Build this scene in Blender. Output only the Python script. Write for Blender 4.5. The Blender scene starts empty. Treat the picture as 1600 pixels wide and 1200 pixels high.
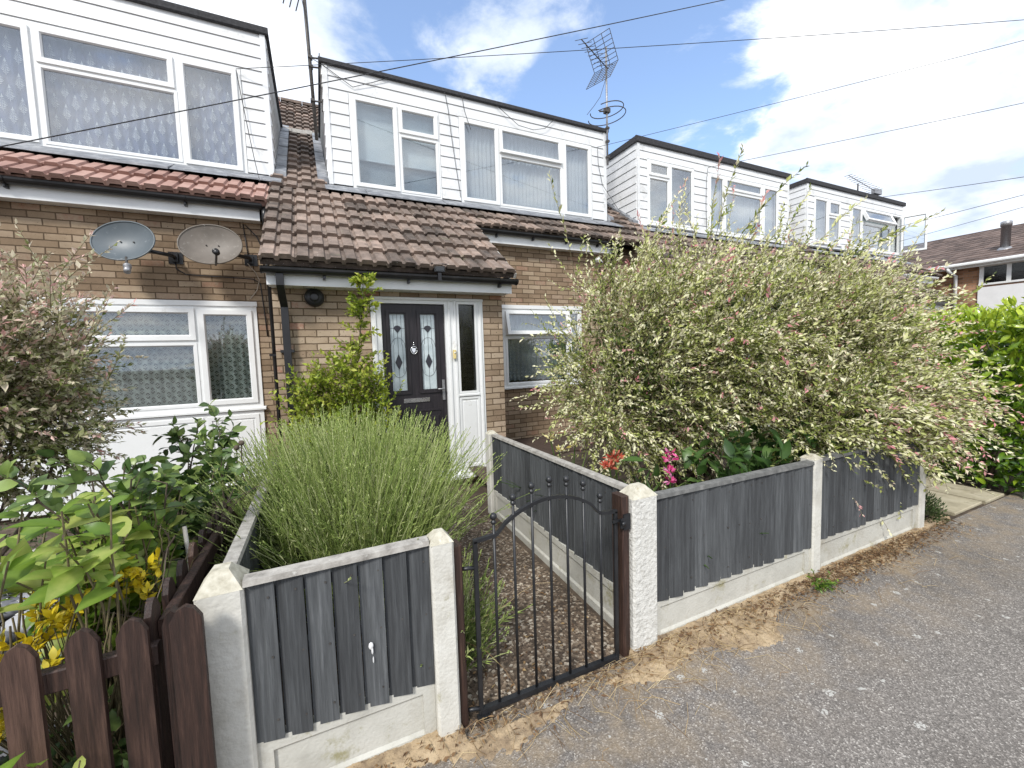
import bpy, math, random
import numpy as np
from mathutils import Vector, Matrix
random.seed(7); RNG = np.random.default_rng(11)
PI = math.pi
S = bpy.context.scene
COL = S.collection
rad = math.radians

# ------------------------------------------------------------------ tagging
def T(o, label=None, cat=None, group=None, kind=None):
    if label: o['label'] = label
    if cat: o['category'] = cat
    if group: o['group'] = group
    if kind: o['kind'] = kind
    return o
def empty(name, loc, label, cat, group=None):
    o = bpy.data.objects.new(name, None); COL.objects.link(o)
    o.location = loc; o['org'] = tuple(loc); o.empty_display_size = .1
    return T(o, label, cat, group)
def org_of(p):
    while p is not None:
        if 'org' in p: return Vector(p['org'])
        p = p.parent
    return Vector((0, 0, 0))
def copy_tree(o, parent=None):
    c = o.copy(); COL.objects.link(c); c.parent = parent
    for ch in list(o.children): copy_tree(ch, c)
    return c

# ------------------------------------------------------------------ mesh builder (world coordinates)
class MB:
    def __init__(s): s.v = []; s.f = []; s.m = []; s.t = []; s.cur = 0; s.tint = .5; s.sm = []; s.smooth = False
    def add(s, vs, fs):
        b = len(s.v); s.v += [tuple(p) for p in vs]; s.t += [s.tint]*len(vs)
        for f in fs: s.f.append(tuple(i+b for i in f)); s.m.append(s.cur); s.sm.append(s.smooth)
        return s
    def box(s, x0, x1, y0, y1, z0, z1):
        return s.add([(x0,y0,z0),(x1,y0,z0),(x1,y1,z0),(x0,y1,z0),(x0,y0,z1),(x1,y0,z1),(x1,y1,z1),(x0,y1,z1)],
            [(0,3,2,1),(4,5,6,7),(0,1,5,4),(1,2,6,5),(2,3,7,6),(3,0,4,7)])
    def hexa(s, b, t):
        return s.add(list(b)+list(t), [(0,3,2,1),(4,5,6,7),(0,1,5,4),(1,2,6,5),(2,3,7,6),(3,0,4,7)])
    def bbox(s, x0, x1, y0, y1, z0, z1, r=.005):
        # box with chamfered long edges (prism along its longest axis is enough for posts and rails)
        if z1-z0 >= max(x1-x0, y1-y0):
            pr = [(x0+r,y0),(x1-r,y0),(x1,y0+r),(x1,y1-r),(x1-r,y1),(x0+r,y1),(x0,y1-r),(x0,y0+r)]
            return s.extr([(a,b,z0) for a,b in pr], (0,0,z1-z0))
        if x1-x0 >= y1-y0:
            pr = [(y0+r,z0),(y1-r,z0),(y1,z0+r),(y1,z1-r),(y1-r,z1),(y0+r,z1),(y0,z1-r),(y0,z0+r)]
            return s.extr([(x0,a,b) for a,b in pr], (x1-x0,0,0))
        pr = [(x0+r,z0),(x1-r,z0),(x1,z0+r),(x1,z1-r),(x1-r,z1),(x0+r,z1),(x0,z1-r),(x0,z0+r)][::-1]
        return s.extr([(a,y0,b) for a,b in pr], (0,y1-y0,0))
    def extr(s, poly, d):
        n = len(poly); d = Vector(d)
        vs = [Vector(p) for p in poly]+[Vector(p)+d for p in poly]
        return s.add(vs, [tuple(range(n))[::-1], tuple(range(n,2*n))]+[(i,(i+1)%n,(i+1)%n+n,i+n) for i in range(n)])
    def tube(s, pts, r, n=6, caps=True):
        pts = [Vector(p) for p in pts]; k = len(pts)
        rs = r if isinstance(r, (list, tuple)) else [r]*k
        vs = []; up = None
        for i in range(k):
            d = (pts[min(i+1,k-1)]-pts[max(i-1,0)]).normalized()
            if up is None: up = Vector((0,0,1)) if abs(d.z) < .9 else Vector((1,0,0))
            a = d.cross(up)
            if a.length < 1e-5: a = d.cross(Vector((0,1,0)))
            a.normalize(); b = a.cross(d).normalized(); up = b
            for j in range(n):
                t = 2*PI*j/n; vs.append(pts[i]+(a*math.cos(t)+b*math.sin(t))*rs[i])
        fs = [(i*n+j, i*n+(j+1)%n, (i+1)*n+(j+1)%n, (i+1)*n+j) for i in range(k-1) for j in range(n)]
        if caps: fs += [tuple(range(n))[::-1], tuple(range((k-1)*n, k*n))]
        old = s.smooth; s.smooth = n > 5; s.add(vs, fs); s.smooth = old
        return s
    def lathe(s, o, prof, n=16, axis='z'):
        # prof: list of (radius, offset along axis)
        vs = []
        for r, h in prof:
            for j in range(n):
                t = 2*PI*j/n; c, q = r*math.cos(t), r*math.sin(t)
                vs.append((o[0]+c,o[1]+q,o[2]+h) if axis=='z' else ((o[0]+c,o[1]+h,o[2]+q) if axis=='y' else (o[0]+h,o[1]+c,o[2]+q)))
        k = len(prof)
        old = s.smooth; s.smooth = True
        s.add(vs, [(i*n+j, i*n+(j+1)%n, (i+1)*n+(j+1)%n, (i+1)*n+j) for i in range(k-1) for j in range(n)]+[tuple(range(n))[::-1], tuple(range((k-1)*n,k*n))])
        s.smooth = old; return s
    def ball(s, c, r, n=10, sq=(1,1,1)):
        vs = []; m = n//2
        for i in range(m+1):
            p = PI*i/m
            for j in range(n):
                t = 2*PI*j/n; vs.append((c[0]+r*sq[0]*math.sin(p)*math.cos(t), c[1]+r*sq[1]*math.sin(p)*math.sin(t), c[2]+r*sq[2]*math.cos(p)))
        old = s.smooth; s.smooth = True
        s.add(vs, [(i*n+j,(i+1)*n+j,(i+1)*n+(j+1)%n,i*n+(j+1)%n) for i in range(m) for j in range(n)]); s.smooth = old
        return s
    def plate(s, x0, x1, z0, z1, yf, yb, holes=()):
        # front-facing plate (towards -Y) with rectangular holes, real thickness
        xs = sorted({x0,x1,*[min(max(h[i],x0),x1) for h in holes for i in (0,1)]}); zs = sorted({z0,z1,*[min(max(h[i],z0),z1) for h in holes for i in (2,3)]})
        def solid(i, j):
            if i < 0 or j < 0 or i >= len(xs)-1 or j >= len(zs)-1: return False
            cx, cz = (xs[i]+xs[i+1])/2, (zs[j]+zs[j+1])/2
            return not any(h[0] < cx < h[1] and h[2] < cz < h[3] for h in holes)
        for i in range(len(xs)-1):
            for j in range(len(zs)-1):
                if not solid(i, j): continue
                a,b,c,d = xs[i],xs[i+1],zs[j],zs[j+1]
                s.add([(a,yf,c),(b,yf,c),(b,yf,d),(a,yf,d)], [(0,1,2,3)]); s.add([(a,yb,c),(b,yb,c),(b,yb,d),(a,yb,d)], [(3,2,1,0)])
                if not solid(i-1,j): s.add([(a,yf,c),(a,yf,d),(a,yb,d),(a,yb,c)], [(0,1,2,3)])
                if not solid(i+1,j): s.add([(b,yf,c),(b,yf,d),(b,yb,d),(b,yb,c)], [(3,2,1,0)])
                if not solid(i,j-1): s.add([(a,yf,c),(b,yf,c),(b,yb,c),(a,yb,c)], [(3,2,1,0)])
                if not solid(i,j+1): s.add([(a,yf,d),(b,yf,d),(b,yb,d),(a,yb,d)], [(0,1,2,3)])
        return s
    def build(s, name, mats, parent=None):
        if not isinstance(mats, (list, tuple)): mats = [mats]
        o3 = org_of(parent)
        me = bpy.data.meshes.new(name); me.from_pydata([(p[0]-o3.x,p[1]-o3.y,p[2]-o3.z) for p in s.v], [], s.f); 
        for m in mats: me.materials.append(m)
        me.polygons.foreach_set('material_index', s.m); me.polygons.foreach_set('use_smooth', s.sm)
        at = me.attributes.new('tint', 'FLOAT', 'POINT'); at.data.foreach_set('value', s.t)
        me.update()
        o = bpy.data.objects.new(name, me); COL.objects.link(o); o.parent = parent
        return o

# ------------------------------------------------------------------ leaf instancing with numpy
KITE = (np.array([[0,0,0],[.5,.42,.10],[0,1,0],[-.5,.42,.10]]), [(0,1,2),(0,2,3)])
BLADE = (np.array([[0,0,0],[-.30,.14,.05],[0,.16,.0],[.30,.14,.05],[-.47,.38,.07],[0,.40,.02],[.47,.38,.07],[-.40,.66,.03],[0,.68,-.02],[.40,.66,.03],[-.18,.88,-.07],[0,.90,-.09],[.18,.88,-.07],[0,1.04,-.17]]),
        [(0,2,1),(0,3,2),(1,2,5,4),(2,3,6,5),(4,5,8,7),(5,6,9,8),(7,8,11,10),(8,9,12,11),(10,11,13),(11,12,13)])
VEIN = {14: np.array([.10,0,.14,0,0,.14,0,0,.14,0,0,.12,0,.05])}
LEAF = (np.array([[0,0,0],[-.4,.25,.07],[0,.28,.0],[.4,.25,.07],[-.46,.58,.05],[0,.62,-.01],[.46,.58,.05],[0,1,-.12]]),
        [(0,2,1),(0,3,2),(1,2,5,4),(2,3,6,5),(4,5,7),(5,6,7)])
def unit(a): return a/np.maximum(np.linalg.norm(a, axis=-1, keepdims=True), 1e-9)
def scatter(name, tpl, pos, ydir, ndir, ln, wd, tint, mat, parent=None, smooth=False):
    V, Fc = tpl; N = len(pos); pos = np.asarray(pos, float)
    y = unit(np.asarray(ydir, float)); x = unit(np.cross(y, np.asarray(ndir, float))); z = np.cross(x, y)
    ln = np.broadcast_to(np.asarray(ln, float), (N,)); wd = np.broadcast_to(np.asarray(wd, float), (N,))
    P = pos[:,None,:] + V[None,:,0,None]*wd[:,None,None]*x[:,None,:] + V[None,:,1,None]*ln[:,None,None]*y[:,None,:] + V[None,:,2,None]*ln[:,None,None]*z[:,None,:]
    o3 = org_of(parent); P = (P - np.array(o3)).reshape(-1, 3)
    k = len(V); fl = np.concatenate([np.array(f) for f in Fc]); lt = np.array([len(f) for f in Fc])
    loops = (fl[None,:] + (np.arange(N)*k)[:,None]).ravel(); tot = np.tile(lt, N); st = np.concatenate([[0], np.cumsum(tot)[:-1]])
    me = bpy.data.meshes.new(name); me.vertices.add(len(P)); me.vertices.foreach_set('co', P.ravel())
    me.loops.add(len(loops)); me.loops.foreach_set('vertex_index', loops.astype(np.int32))
    me.polygons.add(len(tot)); me.polygons.foreach_set('loop_start', st.astype(np.int32)); me.polygons.foreach_set('loop_total', tot.astype(np.int32))
    if smooth: me.polygons.foreach_set('use_smooth', np.ones(len(tot), bool))
    at = me.attributes.new('tint', 'FLOAT', 'POINT'); at.data.foreach_set('value', (np.repeat(np.broadcast_to(np.asarray(tint, float), (N,)), k)+np.tile(VEIN.get(k, np.zeros(k)), N)).astype(np.float32))
    me.materials.append(mat); me.update(calc_edges=True); me.validate()
    o = bpy.data.objects.new(name, me); COL.objects.link(o); o.parent = parent
    return o

# ------------------------------------------------------------------ materials
def new_mat(name):
    m = bpy.data.materials.new(name); m.use_nodes = True; nt = m.node_tree; nt.nodes.clear()
    return m, nt
def N(nt, t, **k):
    n = nt.nodes.new(t)
    for a, v in k.items():
        if a.startswith('i_'):
            key = a[2:]; key = int(key) if key.isdigit() else key.replace('_', ' '); n.inputs[key].default_value = v
        else: setattr(n, a, v)
    return n
def L(nt, a, ao, b, bi): nt.links.new(a.outputs[ao], b.inputs[bi])
def ramp(nt, stops, interp='LINEAR'):
    r = N(nt, 'ShaderNodeValToRGB'); r.color_ramp.interpolation = interp; e = r.color_ramp.elements
    while len(e) < len(stops): e.new(.5)
    for el, (p, c) in zip(e, stops): el.position = p; el.color = (*c, 1) if len(c) == 3 else c
    return r
def c255(r, g, b):
    f = lambda v: (v/255/12.92) if v/255 <= .04045 else ((v/255+.055)/1.055)**2.4
    return (f(r), f(g), f(b))
def finish(nt, bsdf):
    o = N(nt, 'ShaderNodeOutputMaterial'); L(nt, bsdf, 0, o, 'Surface')
def noisy(name, stops, scale=8, rough=.7, bump=.2, detail=6, stretch=(1,1,1), tint=0., metal=0., dirt=None, fine=0, spec=.5, bscale=None, rot=(0,0,0)):
    """noise-driven colour ramp; tint: how strongly the per-piece attribute shifts the ramp; dirt=(colour, scale, lo, hi)"""
    m, nt = new_mat(name)
    geo = N(nt, 'ShaderNodeNewGeometry'); mp = N(nt, 'ShaderNodeMapping'); mp.inputs['Scale'].default_value = stretch; mp.inputs['Rotation'].default_value = rot
    L(nt, geo, 'Position', mp, 0)
    nz = N(nt, 'ShaderNodeTexNoise', i_Scale=scale, i_Detail=detail, i_Roughness=.62); L(nt, mp, 0, nz, 'Vector')
    src, so = nz, 0
    if tint:
        at = N(nt, 'ShaderNodeAttribute', attribute_name='tint'); sb = N(nt, 'ShaderNodeMath', operation='MULTIPLY_ADD'); sb.inputs[1].default_value = tint; sb.inputs[2].default_value = -tint/2
        L(nt, at, 'Fac', sb, 0); ad = N(nt, 'ShaderNodeMath', operation='ADD'); L(nt, nz, 0, ad, 0); L(nt, sb, 0, ad, 1); src, so = ad, 0
    r = ramp(nt, stops); L(nt, src, so, r, 0); colsrc = (r, 0)
    for dd in (dirt if isinstance(dirt, list) else ([dirt] if dirt else [])):
        dz = N(nt, 'ShaderNodeTexNoise', i_Scale=dd[1], i_Detail=8, i_Roughness=.7); L(nt, geo, 'Position', dz, 'Vector')
        dr = ramp(nt, [(dd[2], (0,0,0)), (dd[3], (1,1,1))]); L(nt, dz, 0, dr, 0)
        mx = N(nt, 'ShaderNodeMix', data_type='RGBA'); L(nt, dr, 0, mx, 'Factor'); L(nt, colsrc[0], colsrc[1], mx, 6); mx.inputs[7].default_value = (*dd[0], 1); colsrc = (mx, 2)
    b = N(nt, 'ShaderNodeBsdfPrincipled', i_Roughness=rough, i_Metallic=metal); b.inputs['Specular IOR Level'].default_value = spec
    L(nt, colsrc[0], colsrc[1], b, 'Base Color')
    if bump:
        hz = nz
        if bscale: hz = N(nt, 'ShaderNodeTexNoise', i_Scale=bscale, i_Detail=5); L(nt, mp, 0, hz, 'Vector')
        bp = N(nt, 'ShaderNodeBump', i_Strength=bump, i_Distance=.01); L(nt, hz, 0, bp, 'Height'); L(nt, bp, 0, b, 'Normal')
    finish(nt, b); return m
def foliage(name, stops, trans=.3, rough=.5, spec=.4, noise=.12):
    m, nt = new_mat(name)
    at = N(nt, 'ShaderNodeAttribute', attribute_name='tint'); geo = N(nt, 'ShaderNodeNewGeometry')
    nz = N(nt, 'ShaderNodeTexNoise', i_Scale=60, i_Detail=3); L(nt, geo, 'Position', nz, 'Vector')
    ma = N(nt, 'ShaderNodeMath', operation='MULTIPLY_ADD'); ma.inputs[1].default_value = noise*2; ma.inputs[2].default_value = -noise; L(nt, nz, 0, ma, 0)
    ad = N(nt, 'ShaderNodeMath', operation='ADD'); L(nt, at, 'Fac', ad, 0); L(nt, ma, 0, ad, 1)
    r = ramp(nt, stops); L(nt, ad, 0, r, 0)
    b = N(nt, 'ShaderNodeBsdfPrincipled', i_Roughness=rough); b.inputs['Specular IOR Level'].default_value = spec; L(nt, r, 0, b, 'Base Color')
    if trans:
        tr = N(nt, 'ShaderNodeBsdfTranslucent'); L(nt, r, 0, tr, 0); mx = N(nt, 'ShaderNodeMixShader', i_0=trans); L(nt, b, 0, mx, 1); L(nt, tr, 0, mx, 2); finish(nt, mx)
    else: finish(nt, b)
    return m
def brick_mat(name, stops, mortar, along='x'):
    m, nt = new_mat(name)
    geo = N(nt, 'ShaderNodeNewGeometry'); sp = N(nt, 'ShaderNodeSeparateXYZ'); L(nt, geo, 'Position', sp, 0)
    sn = N(nt, 'ShaderNodeSeparateXYZ'); L(nt, geo, 'True Normal', sn, 0)
    ab = N(nt, 'ShaderNodeMath', operation='ABSOLUTE'); L(nt, sn, 0, ab, 0); gt = N(nt, 'ShaderNodeMath', operation='GREATER_THAN'); gt.inputs[1].default_value = .5; L(nt, ab, 0, gt, 0)
    mx = N(nt, 'ShaderNodeMix', data_type='FLOAT'); L(nt, gt, 0, mx, 0); L(nt, sp, 0, mx, 2); L(nt, sp, 1, mx, 3)
    cb = N(nt, 'ShaderNodeCombineXYZ'); L(nt, mx, 0, cb, 0); L(nt, sp, 2, cb, 1)
    # wobble so that the courses are not ruler straight
    wz = N(nt, 'ShaderNodeTexNoise', i_Scale=9, i_Detail=3); L(nt, geo, 'Position', wz, 'Vector')
    ws = N(nt, 'ShaderNodeVectorMath', operation='MULTIPLY_ADD'); ws.inputs[1].default_value = (.012,.012,0); L(nt, wz, 'Color', ws, 0); L(nt, cb, 0, ws, 2)
    br = N(nt, 'ShaderNodeTexBrick', offset=.5); br.inputs['Scale'].default_value = 1; br.inputs['Brick Width'].default_value = .225; br.inputs['Row Height'].default_value = .075
    br.inputs['Mortar Size'].default_value = .0065; br.inputs['Mortar Smooth'].default_value = .25; br.inputs['Color1'].default_value = (0,0,0,1); br.inputs['Color2'].default_value = (1,1,1,1); br.inputs['Mortar'].default_value = (.5,.5,.5,1); br.inputs['Bias'].default_value = 0
    L(nt, ws, 0, br, 'Vector')
    nz = N(nt, 'ShaderNodeTexNoise', i_Scale=22, i_Detail=8, i_Roughness=.7); L(nt, geo, 'Position', nz, 'Vector')
    ma = N(nt, 'ShaderNodeMath', operation='MULTIPLY_ADD'); ma.inputs[1].default_value = .5; ma.inputs[2].default_value = -.25; L(nt, nz, 0, ma, 0)
    ad = N(nt, 'ShaderNodeMath', operation='ADD'); L(nt, br, 'Color', ad, 0); L(nt, ma, 0, ad, 1)
    r = ramp(nt, stops); L(nt, ad, 0, r, 0)
    # black specks burnt in the bricks
    vz = N(nt, 'ShaderNodeTexNoise', i_Scale=55, i_Detail=2); L(nt, geo, 'Position', vz, 'Vector'); vr = ramp(nt, [(.66,(0,0,0)),(.72,(1,1,1))]); L(nt, vz, 0, vr, 0)
    m1 = N(nt, 'ShaderNodeMix', data_type='RGBA'); L(nt, vr, 0, m1, 'Factor'); L(nt, r, 0, m1, 6); m1.inputs[7].default_value = (.075,.05,.035,1)
    m2 = N(nt, 'ShaderNodeMix', data_type='RGBA'); L(nt, br, 'Fac', m2, 'Factor'); L(nt, m1, 2, m2, 6); m2.inputs[7].default_value = (*mortar,1)
    big = N(nt, 'ShaderNodeTexNoise', i_Scale=1.6, i_Detail=5); L(nt, geo, 'Position', big, 'Vector'); bgr = ramp(nt, [(.3,(.72,.70,.68)),(.65,(1.06,1.05,1.04))]); L(nt, big, 0, bgr, 0)
    m3 = N(nt, 'ShaderNodeMix', data_type='RGBA', blend_type='MULTIPLY'); m3.inputs[0].default_value = 1; L(nt, m2, 2, m3, 6); L(nt, bgr, 0, m3, 7)
    b = N(nt, 'ShaderNodeBsdfPrincipled', i_Roughness=.9); b.inputs['Specular IOR Level'].default_value = .2; L(nt, m3, 2, b, 'Base Color')
    inv = N(nt, 'ShaderNodeMath', operation='MULTIPLY_ADD'); inv.inputs[1].default_value = -1; L(nt, br, 'Fac', inv, 0); sc = N(nt, 'ShaderNodeMath', operation='MULTIPLY'); sc.inputs[1].default_value = .5; L(nt, nz, 0, sc, 0); L(nt, sc, 0, inv, 2)
    bp = N(nt, 'ShaderNodeBump', i_Strength=.8, i_Distance=.008); L(nt, inv, 0, bp, 'Height'); L(nt, bp, 0, b, 'Normal')
    finish(nt, b); return m
def glass_mat(name, tintc=(.75,.8,.82), refl=.22, rough=.02):
    m, nt = new_mat(name)
    t = N(nt, 'ShaderNodeBsdfTransparent'); t.inputs[0].default_value = (*tintc,1); g = N(nt, 'ShaderNodeBsdfGlossy', i_Roughness=rough)
    lw = N(nt, 'ShaderNodeLayerWeight', i_Blend=.35); ma = N(nt, 'ShaderNodeMath', operation='MULTIPLY_ADD', use_clamp=True); ma.inputs[1].default_value = .55; ma.inputs[2].default_value = refl; L(nt, lw, 'Facing', ma, 0)
    mx = N(nt, 'ShaderNodeMixShader'); L(nt, ma, 0, mx, 0); L(nt, t, 0, mx, 1); L(nt, g, 0, mx, 2); finish(nt, mx)
    return m
def veil_mat(name, col, clear=.35):
    m, nt = new_mat(name)
    d = N(nt, 'ShaderNodeBsdfDiffuse'); d.inputs[0].default_value = (*col,1); tl = N(nt, 'ShaderNodeBsdfTranslucent'); tl.inputs[0].default_value = (*col,1)
    m0 = N(nt, 'ShaderNodeMixShader', i_0=.25); L(nt, d, 0, m0, 1); L(nt, tl, 0, m0, 2)
    t = N(nt, 'ShaderNodeBsdfTransparent'); mx = N(nt, 'ShaderNodeMixShader', i_0=clear); L(nt, m0, 0, mx, 1); L(nt, t, 0, mx, 2); finish(nt, mx)
    return m

M = {}
M['upvc'] = noisy('white_upvc', [(.3,(.75,.76,.75)),(.7,(.82,.83,.83))], 3, .35, 0, dirt=((.48,.46,.40), 6, .60, .82))
M['clad'] = noisy('white_cladding', [(.3,(.70,.71,.71)),(.7,(.79,.80,.81))], 2.5, .45, .05, stretch=(1,1,3), tint=.22, dirt=[((.40,.39,.35), 2.6, .55, .78), ((.36,.33,.27), 14, .68, .78)])
M['fascia'] = noisy('white_fascia', [(.3,(.74,.75,.75)),(.7,(.82,.83,.83))], 3, .4, 0, dirt=((.45,.46,.44), 3, .6, .9))
M['black_plastic'] = noisy('black_plastic', [(.3,(.008,.008,.009)),(.7,(.02,.02,.022))], 5, .35, 0, dirt=((.06,.055,.05), 9, .6, .8))
M['felt'] = noisy('dark_felt', [(.3,(.02,.02,.022)),(.7,(.055,.055,.06))], 30, .9, .4)
M['lead'] = noisy('lead_flashing', [(.25,(.11,.12,.13)),(.5,(.22,.23,.25)),(.75,(.42,.43,.44))], 7, .5, .3, metal=.15)
M['mortar'] = noisy('pale_mortar', [(.3,(.35,.33,.30)),(.7,(.55,.53,.49))], 20, .95, .5)
BT = lambda a: [(0.02,a[0]),(.30,a[1]),(.50,a[2]),(.72,a[3]),(.92,a[4]),(1.0,a[5])]
M['brick_porch'] = brick_mat('buff_brick', BT([(.29,.215,.15),(.37,.285,.20),(.43,.335,.24),(.50,.405,.305),(.45,.335,.255),(.42,.235,.165)]), (.15,.108,.070))
M['brick_main'] = brick_mat('brown_brick', BT([(.23,.165,.11),(.30,.22,.147),(.35,.265,.18),(.42,.33,.235),(.35,.26,.185),(.33,.21,.145)]), (.125,.088,.057))
M['tile'] = noisy('brown_roof_tile', [(.15,(.052,.041,.034)),(.42,(.145,.109,.088)),(.62,(.222,.168,.137)),(.85,(.35,.26,.21))], 7, .9, .4, tint=.5,
    dirt=[((.05,.042,.033), 3.0, .55, .72), ((.13,.135,.075), 5.5, .62, .72), ((.62,.59,.52), 42, .635, .665)], bscale=70)
M['tile_red'] = noisy('red_roof_tile', [(.2,(.24,.135,.11)),(.5,(.37,.225,.185)),(.8,(.48,.32,.27))], 6, .8, .3, tint=.35, dirt=((.06,.04,.035), 5, .60, .76), bscale=70)
M['tile_far'] = noisy('far_roof_tile', [(.2,(.06,.042,.036)),(.5,(.12,.085,.072)),(.8,(.18,.13,.11))], 5, .9, .3, tint=.5)
M['grey_board'] = noisy('slate_grey_timber', [(.15,(.022,.0235,.0255)),(.45,(.050,.0535,.057)),(.68,(.088,.094,.099)),(.9,(.16,.168,.175))], 11, .8, 1.0, stretch=(6,6,.32), tint=.34, detail=12,
    dirt=((.012,.013,.014), 6, .68, .74))
M['cap_wood'] = noisy('weathered_timber', [(.2,(.14,.13,.115)),(.5,(.34,.32,.29)),(.8,(.50,.48,.44))], 22, .85, .6, stretch=(1,1,1), dirt=((.55,.54,.5), 25, .6, .7))
M['cap_dark'] = noisy('weathered_grey_timber', [(.2,(.06,.06,.058)),(.5,(.13,.13,.125)),(.8,(.24,.235,.225))], 22, .85, .6)
M['brown_board'] = noisy('dark_brown_timber', [(.2,(.010,.006,.005)),(.5,(.038,.019,.014)),(.8,(.105,.058,.042))], 13, .55, .7, stretch=(7,7,.45), tint=.35, detail=8, dirt=((.16,.13,.11), 40, .70, .76))
M['concrete'] = noisy('white_concrete', [(.2,(.44,.42,.36)),(.5,(.60,.585,.53)),(.8,(.70,.69,.64))], 6, .9, .35, dirt=[((.28,.24,.17), 3, .55, .76), ((.35,.33,.22), 9, .60, .72), ((.14,.08,.05), 30, .69, .74)], bscale=60)
M['concrete_rough'] = noisy('roughcast_concrete', [(.2,(.40,.39,.35)),(.5,(.60,.59,.55)),(.8,(.72,.71,.67))], 40, .95, 1.0, dirt=((.30,.26,.18), 4, .66, .80), bscale=55)
M['concrete_top'] = noisy('lichened_concrete', [(.2,(.30,.27,.20)),(.5,(.50,.47,.38)),(.8,(.66,.63,.54))], 30, .95, .5, dirt=[((.62,.60,.50), 45, .58, .66), ((.42,.33,.10), 18, .64, .72)])
M['gravelboard'] = noisy('gravel_board_concrete', [(.2,(.36,.35,.31)),(.5,(.50,.49,.44)),(.8,(.60,.59,.54))], 5, .9, .3, dirt=[((.24,.21,.15), 2.5, .52, .74), ((.30,.28,.17), 7, .56, .68), ((.12,.10,.07), 38, .70, .75)], bscale=70)
M['iron'] = noisy('black_painted_iron', [(.3,(.010,.011,.013)),(.7,(.022,.023,.026))], 20, .38, .05)
M['metal'] = noisy('galvanised_metal', [(.3,(.25,.25,.26)),(.7,(.45,.45,.46))], 30, .45, .05, metal=.7)
M['dark_metal'] = noisy('weathered_metal', [(.3,(.05,.045,.042)),(.7,(.13,.12,.11))], 30, .6, .1, metal=.4)
M['dish_grey'] = noisy('grey_dish', [(.3,(.075,.095,.108)),(.7,(.115,.135,.148))], 4, .45, .02, dirt=((.30,.32,.33), 14, .6, .8))
M['dish_brown'] = noisy('brown_dish', [(.3,(.115,.098,.080)),(.7,(.17,.145,.12))], 5, .55, .02, dirt=((.34,.32,.29), 20, .58, .8))
M['chrome'] = noisy('polished_chrome', [(.3,(.7,.7,.7)),(.7,(.85,.85,.85))], 5, .15, 0, metal=1)
M['door'] = noisy('dark_door', [(.2,(.009,.0075,.010)),(.5,(.018,.0145,.018)),(.8,(.036,.029,.034))], 8, .5, .25, stretch=(9,9,.7))
M['brass'] = noisy('brass', [(.3,(.65,.50,.15)),(.7,(.8,.65,.3))], 5, .3, 0)
M['glass'] = glass_mat('window_glass', (.90,.93,.95), .13)
M['glass_dark'] = glass_mat('side_glass', (.45,.47,.46), .06, .15)
M['frost'] = noisy('obscure_glass', [(.3,(.42,.50,.52)),(.7,(.66,.74,.76))], 9, .12, .15, spec=.7)
M['leadline'] = noisy('lead_came', [(.3,(.02,.02,.03)),(.7,(.05,.05,.06))], 9, .4, 0)
M['net'] = veil_mat('net_curtain', (.90,.93,.93), .10)
M['net_dim'] = veil_mat('dim_net_curtain', (.62,.67,.66), .25)
M['lace_blue'] = veil_mat('blue_net_curtain', (.33,.37,.55), .05)
M['fern'] = veil_mat('fern_lace', (.97,.98,1.0), .0)
M['lace_green'] = veil_mat('green_net_curtain', (.66,.72,.62), .12)
M['motif'] = veil_mat('dark_lace_motif', (.05,.065,.05), .0)
M['lace_edge'] = veil_mat('white_lace', (.88,.9,.9), .08)
M['blind'] = noisy('roller_blind', [(.3,(.70,.78,.77)),(.7,(.76,.83,.82))], 2, .8, 0)
M['backing_dark'] = noisy('grey_room_backing', [(.3,(.26,.32,.34)),(.7,(.31,.37,.39))], 2, .8, 0)  # grey that stands for the dimness of the room behind the glass
M['room'] = noisy('dim_room', [(.3,(.05,.05,.05)),(.7,(.09,.09,.09))], 2, .9, 0)
M['cable'] = noisy('black_cable', [(.3,(.012,.012,.014)),(.7,(.03,.03,.035))], 9, .5, 0)
M['cable_pale'] = noisy('pale_cable', [(.3,(.35,.30,.24)),(.7,(.5,.44,.36))], 9, .6, 0)
M['bark'] = noisy('bark', [(.3,(.05,.036,.026)),(.7,(.15,.115,.085))], 30, .9, .5)
M['twig'] = noisy('green_brown_twig', [(.3,(.10,.075,.04)),(.7,(.20,.17,.09))], 30, .8, .2)
M['deck'] = noisy('dark_deck', [(.3,(.035,.022,.016)),(.7,(.085,.055,.04))], 8, .8, .4, stretch=(.7,8,8))
M['white_paint'] = noisy('white_render', [(.3,(.74,.74,.74)),(.7,(.82,.82,.82))], 4, .6, .1)
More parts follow.
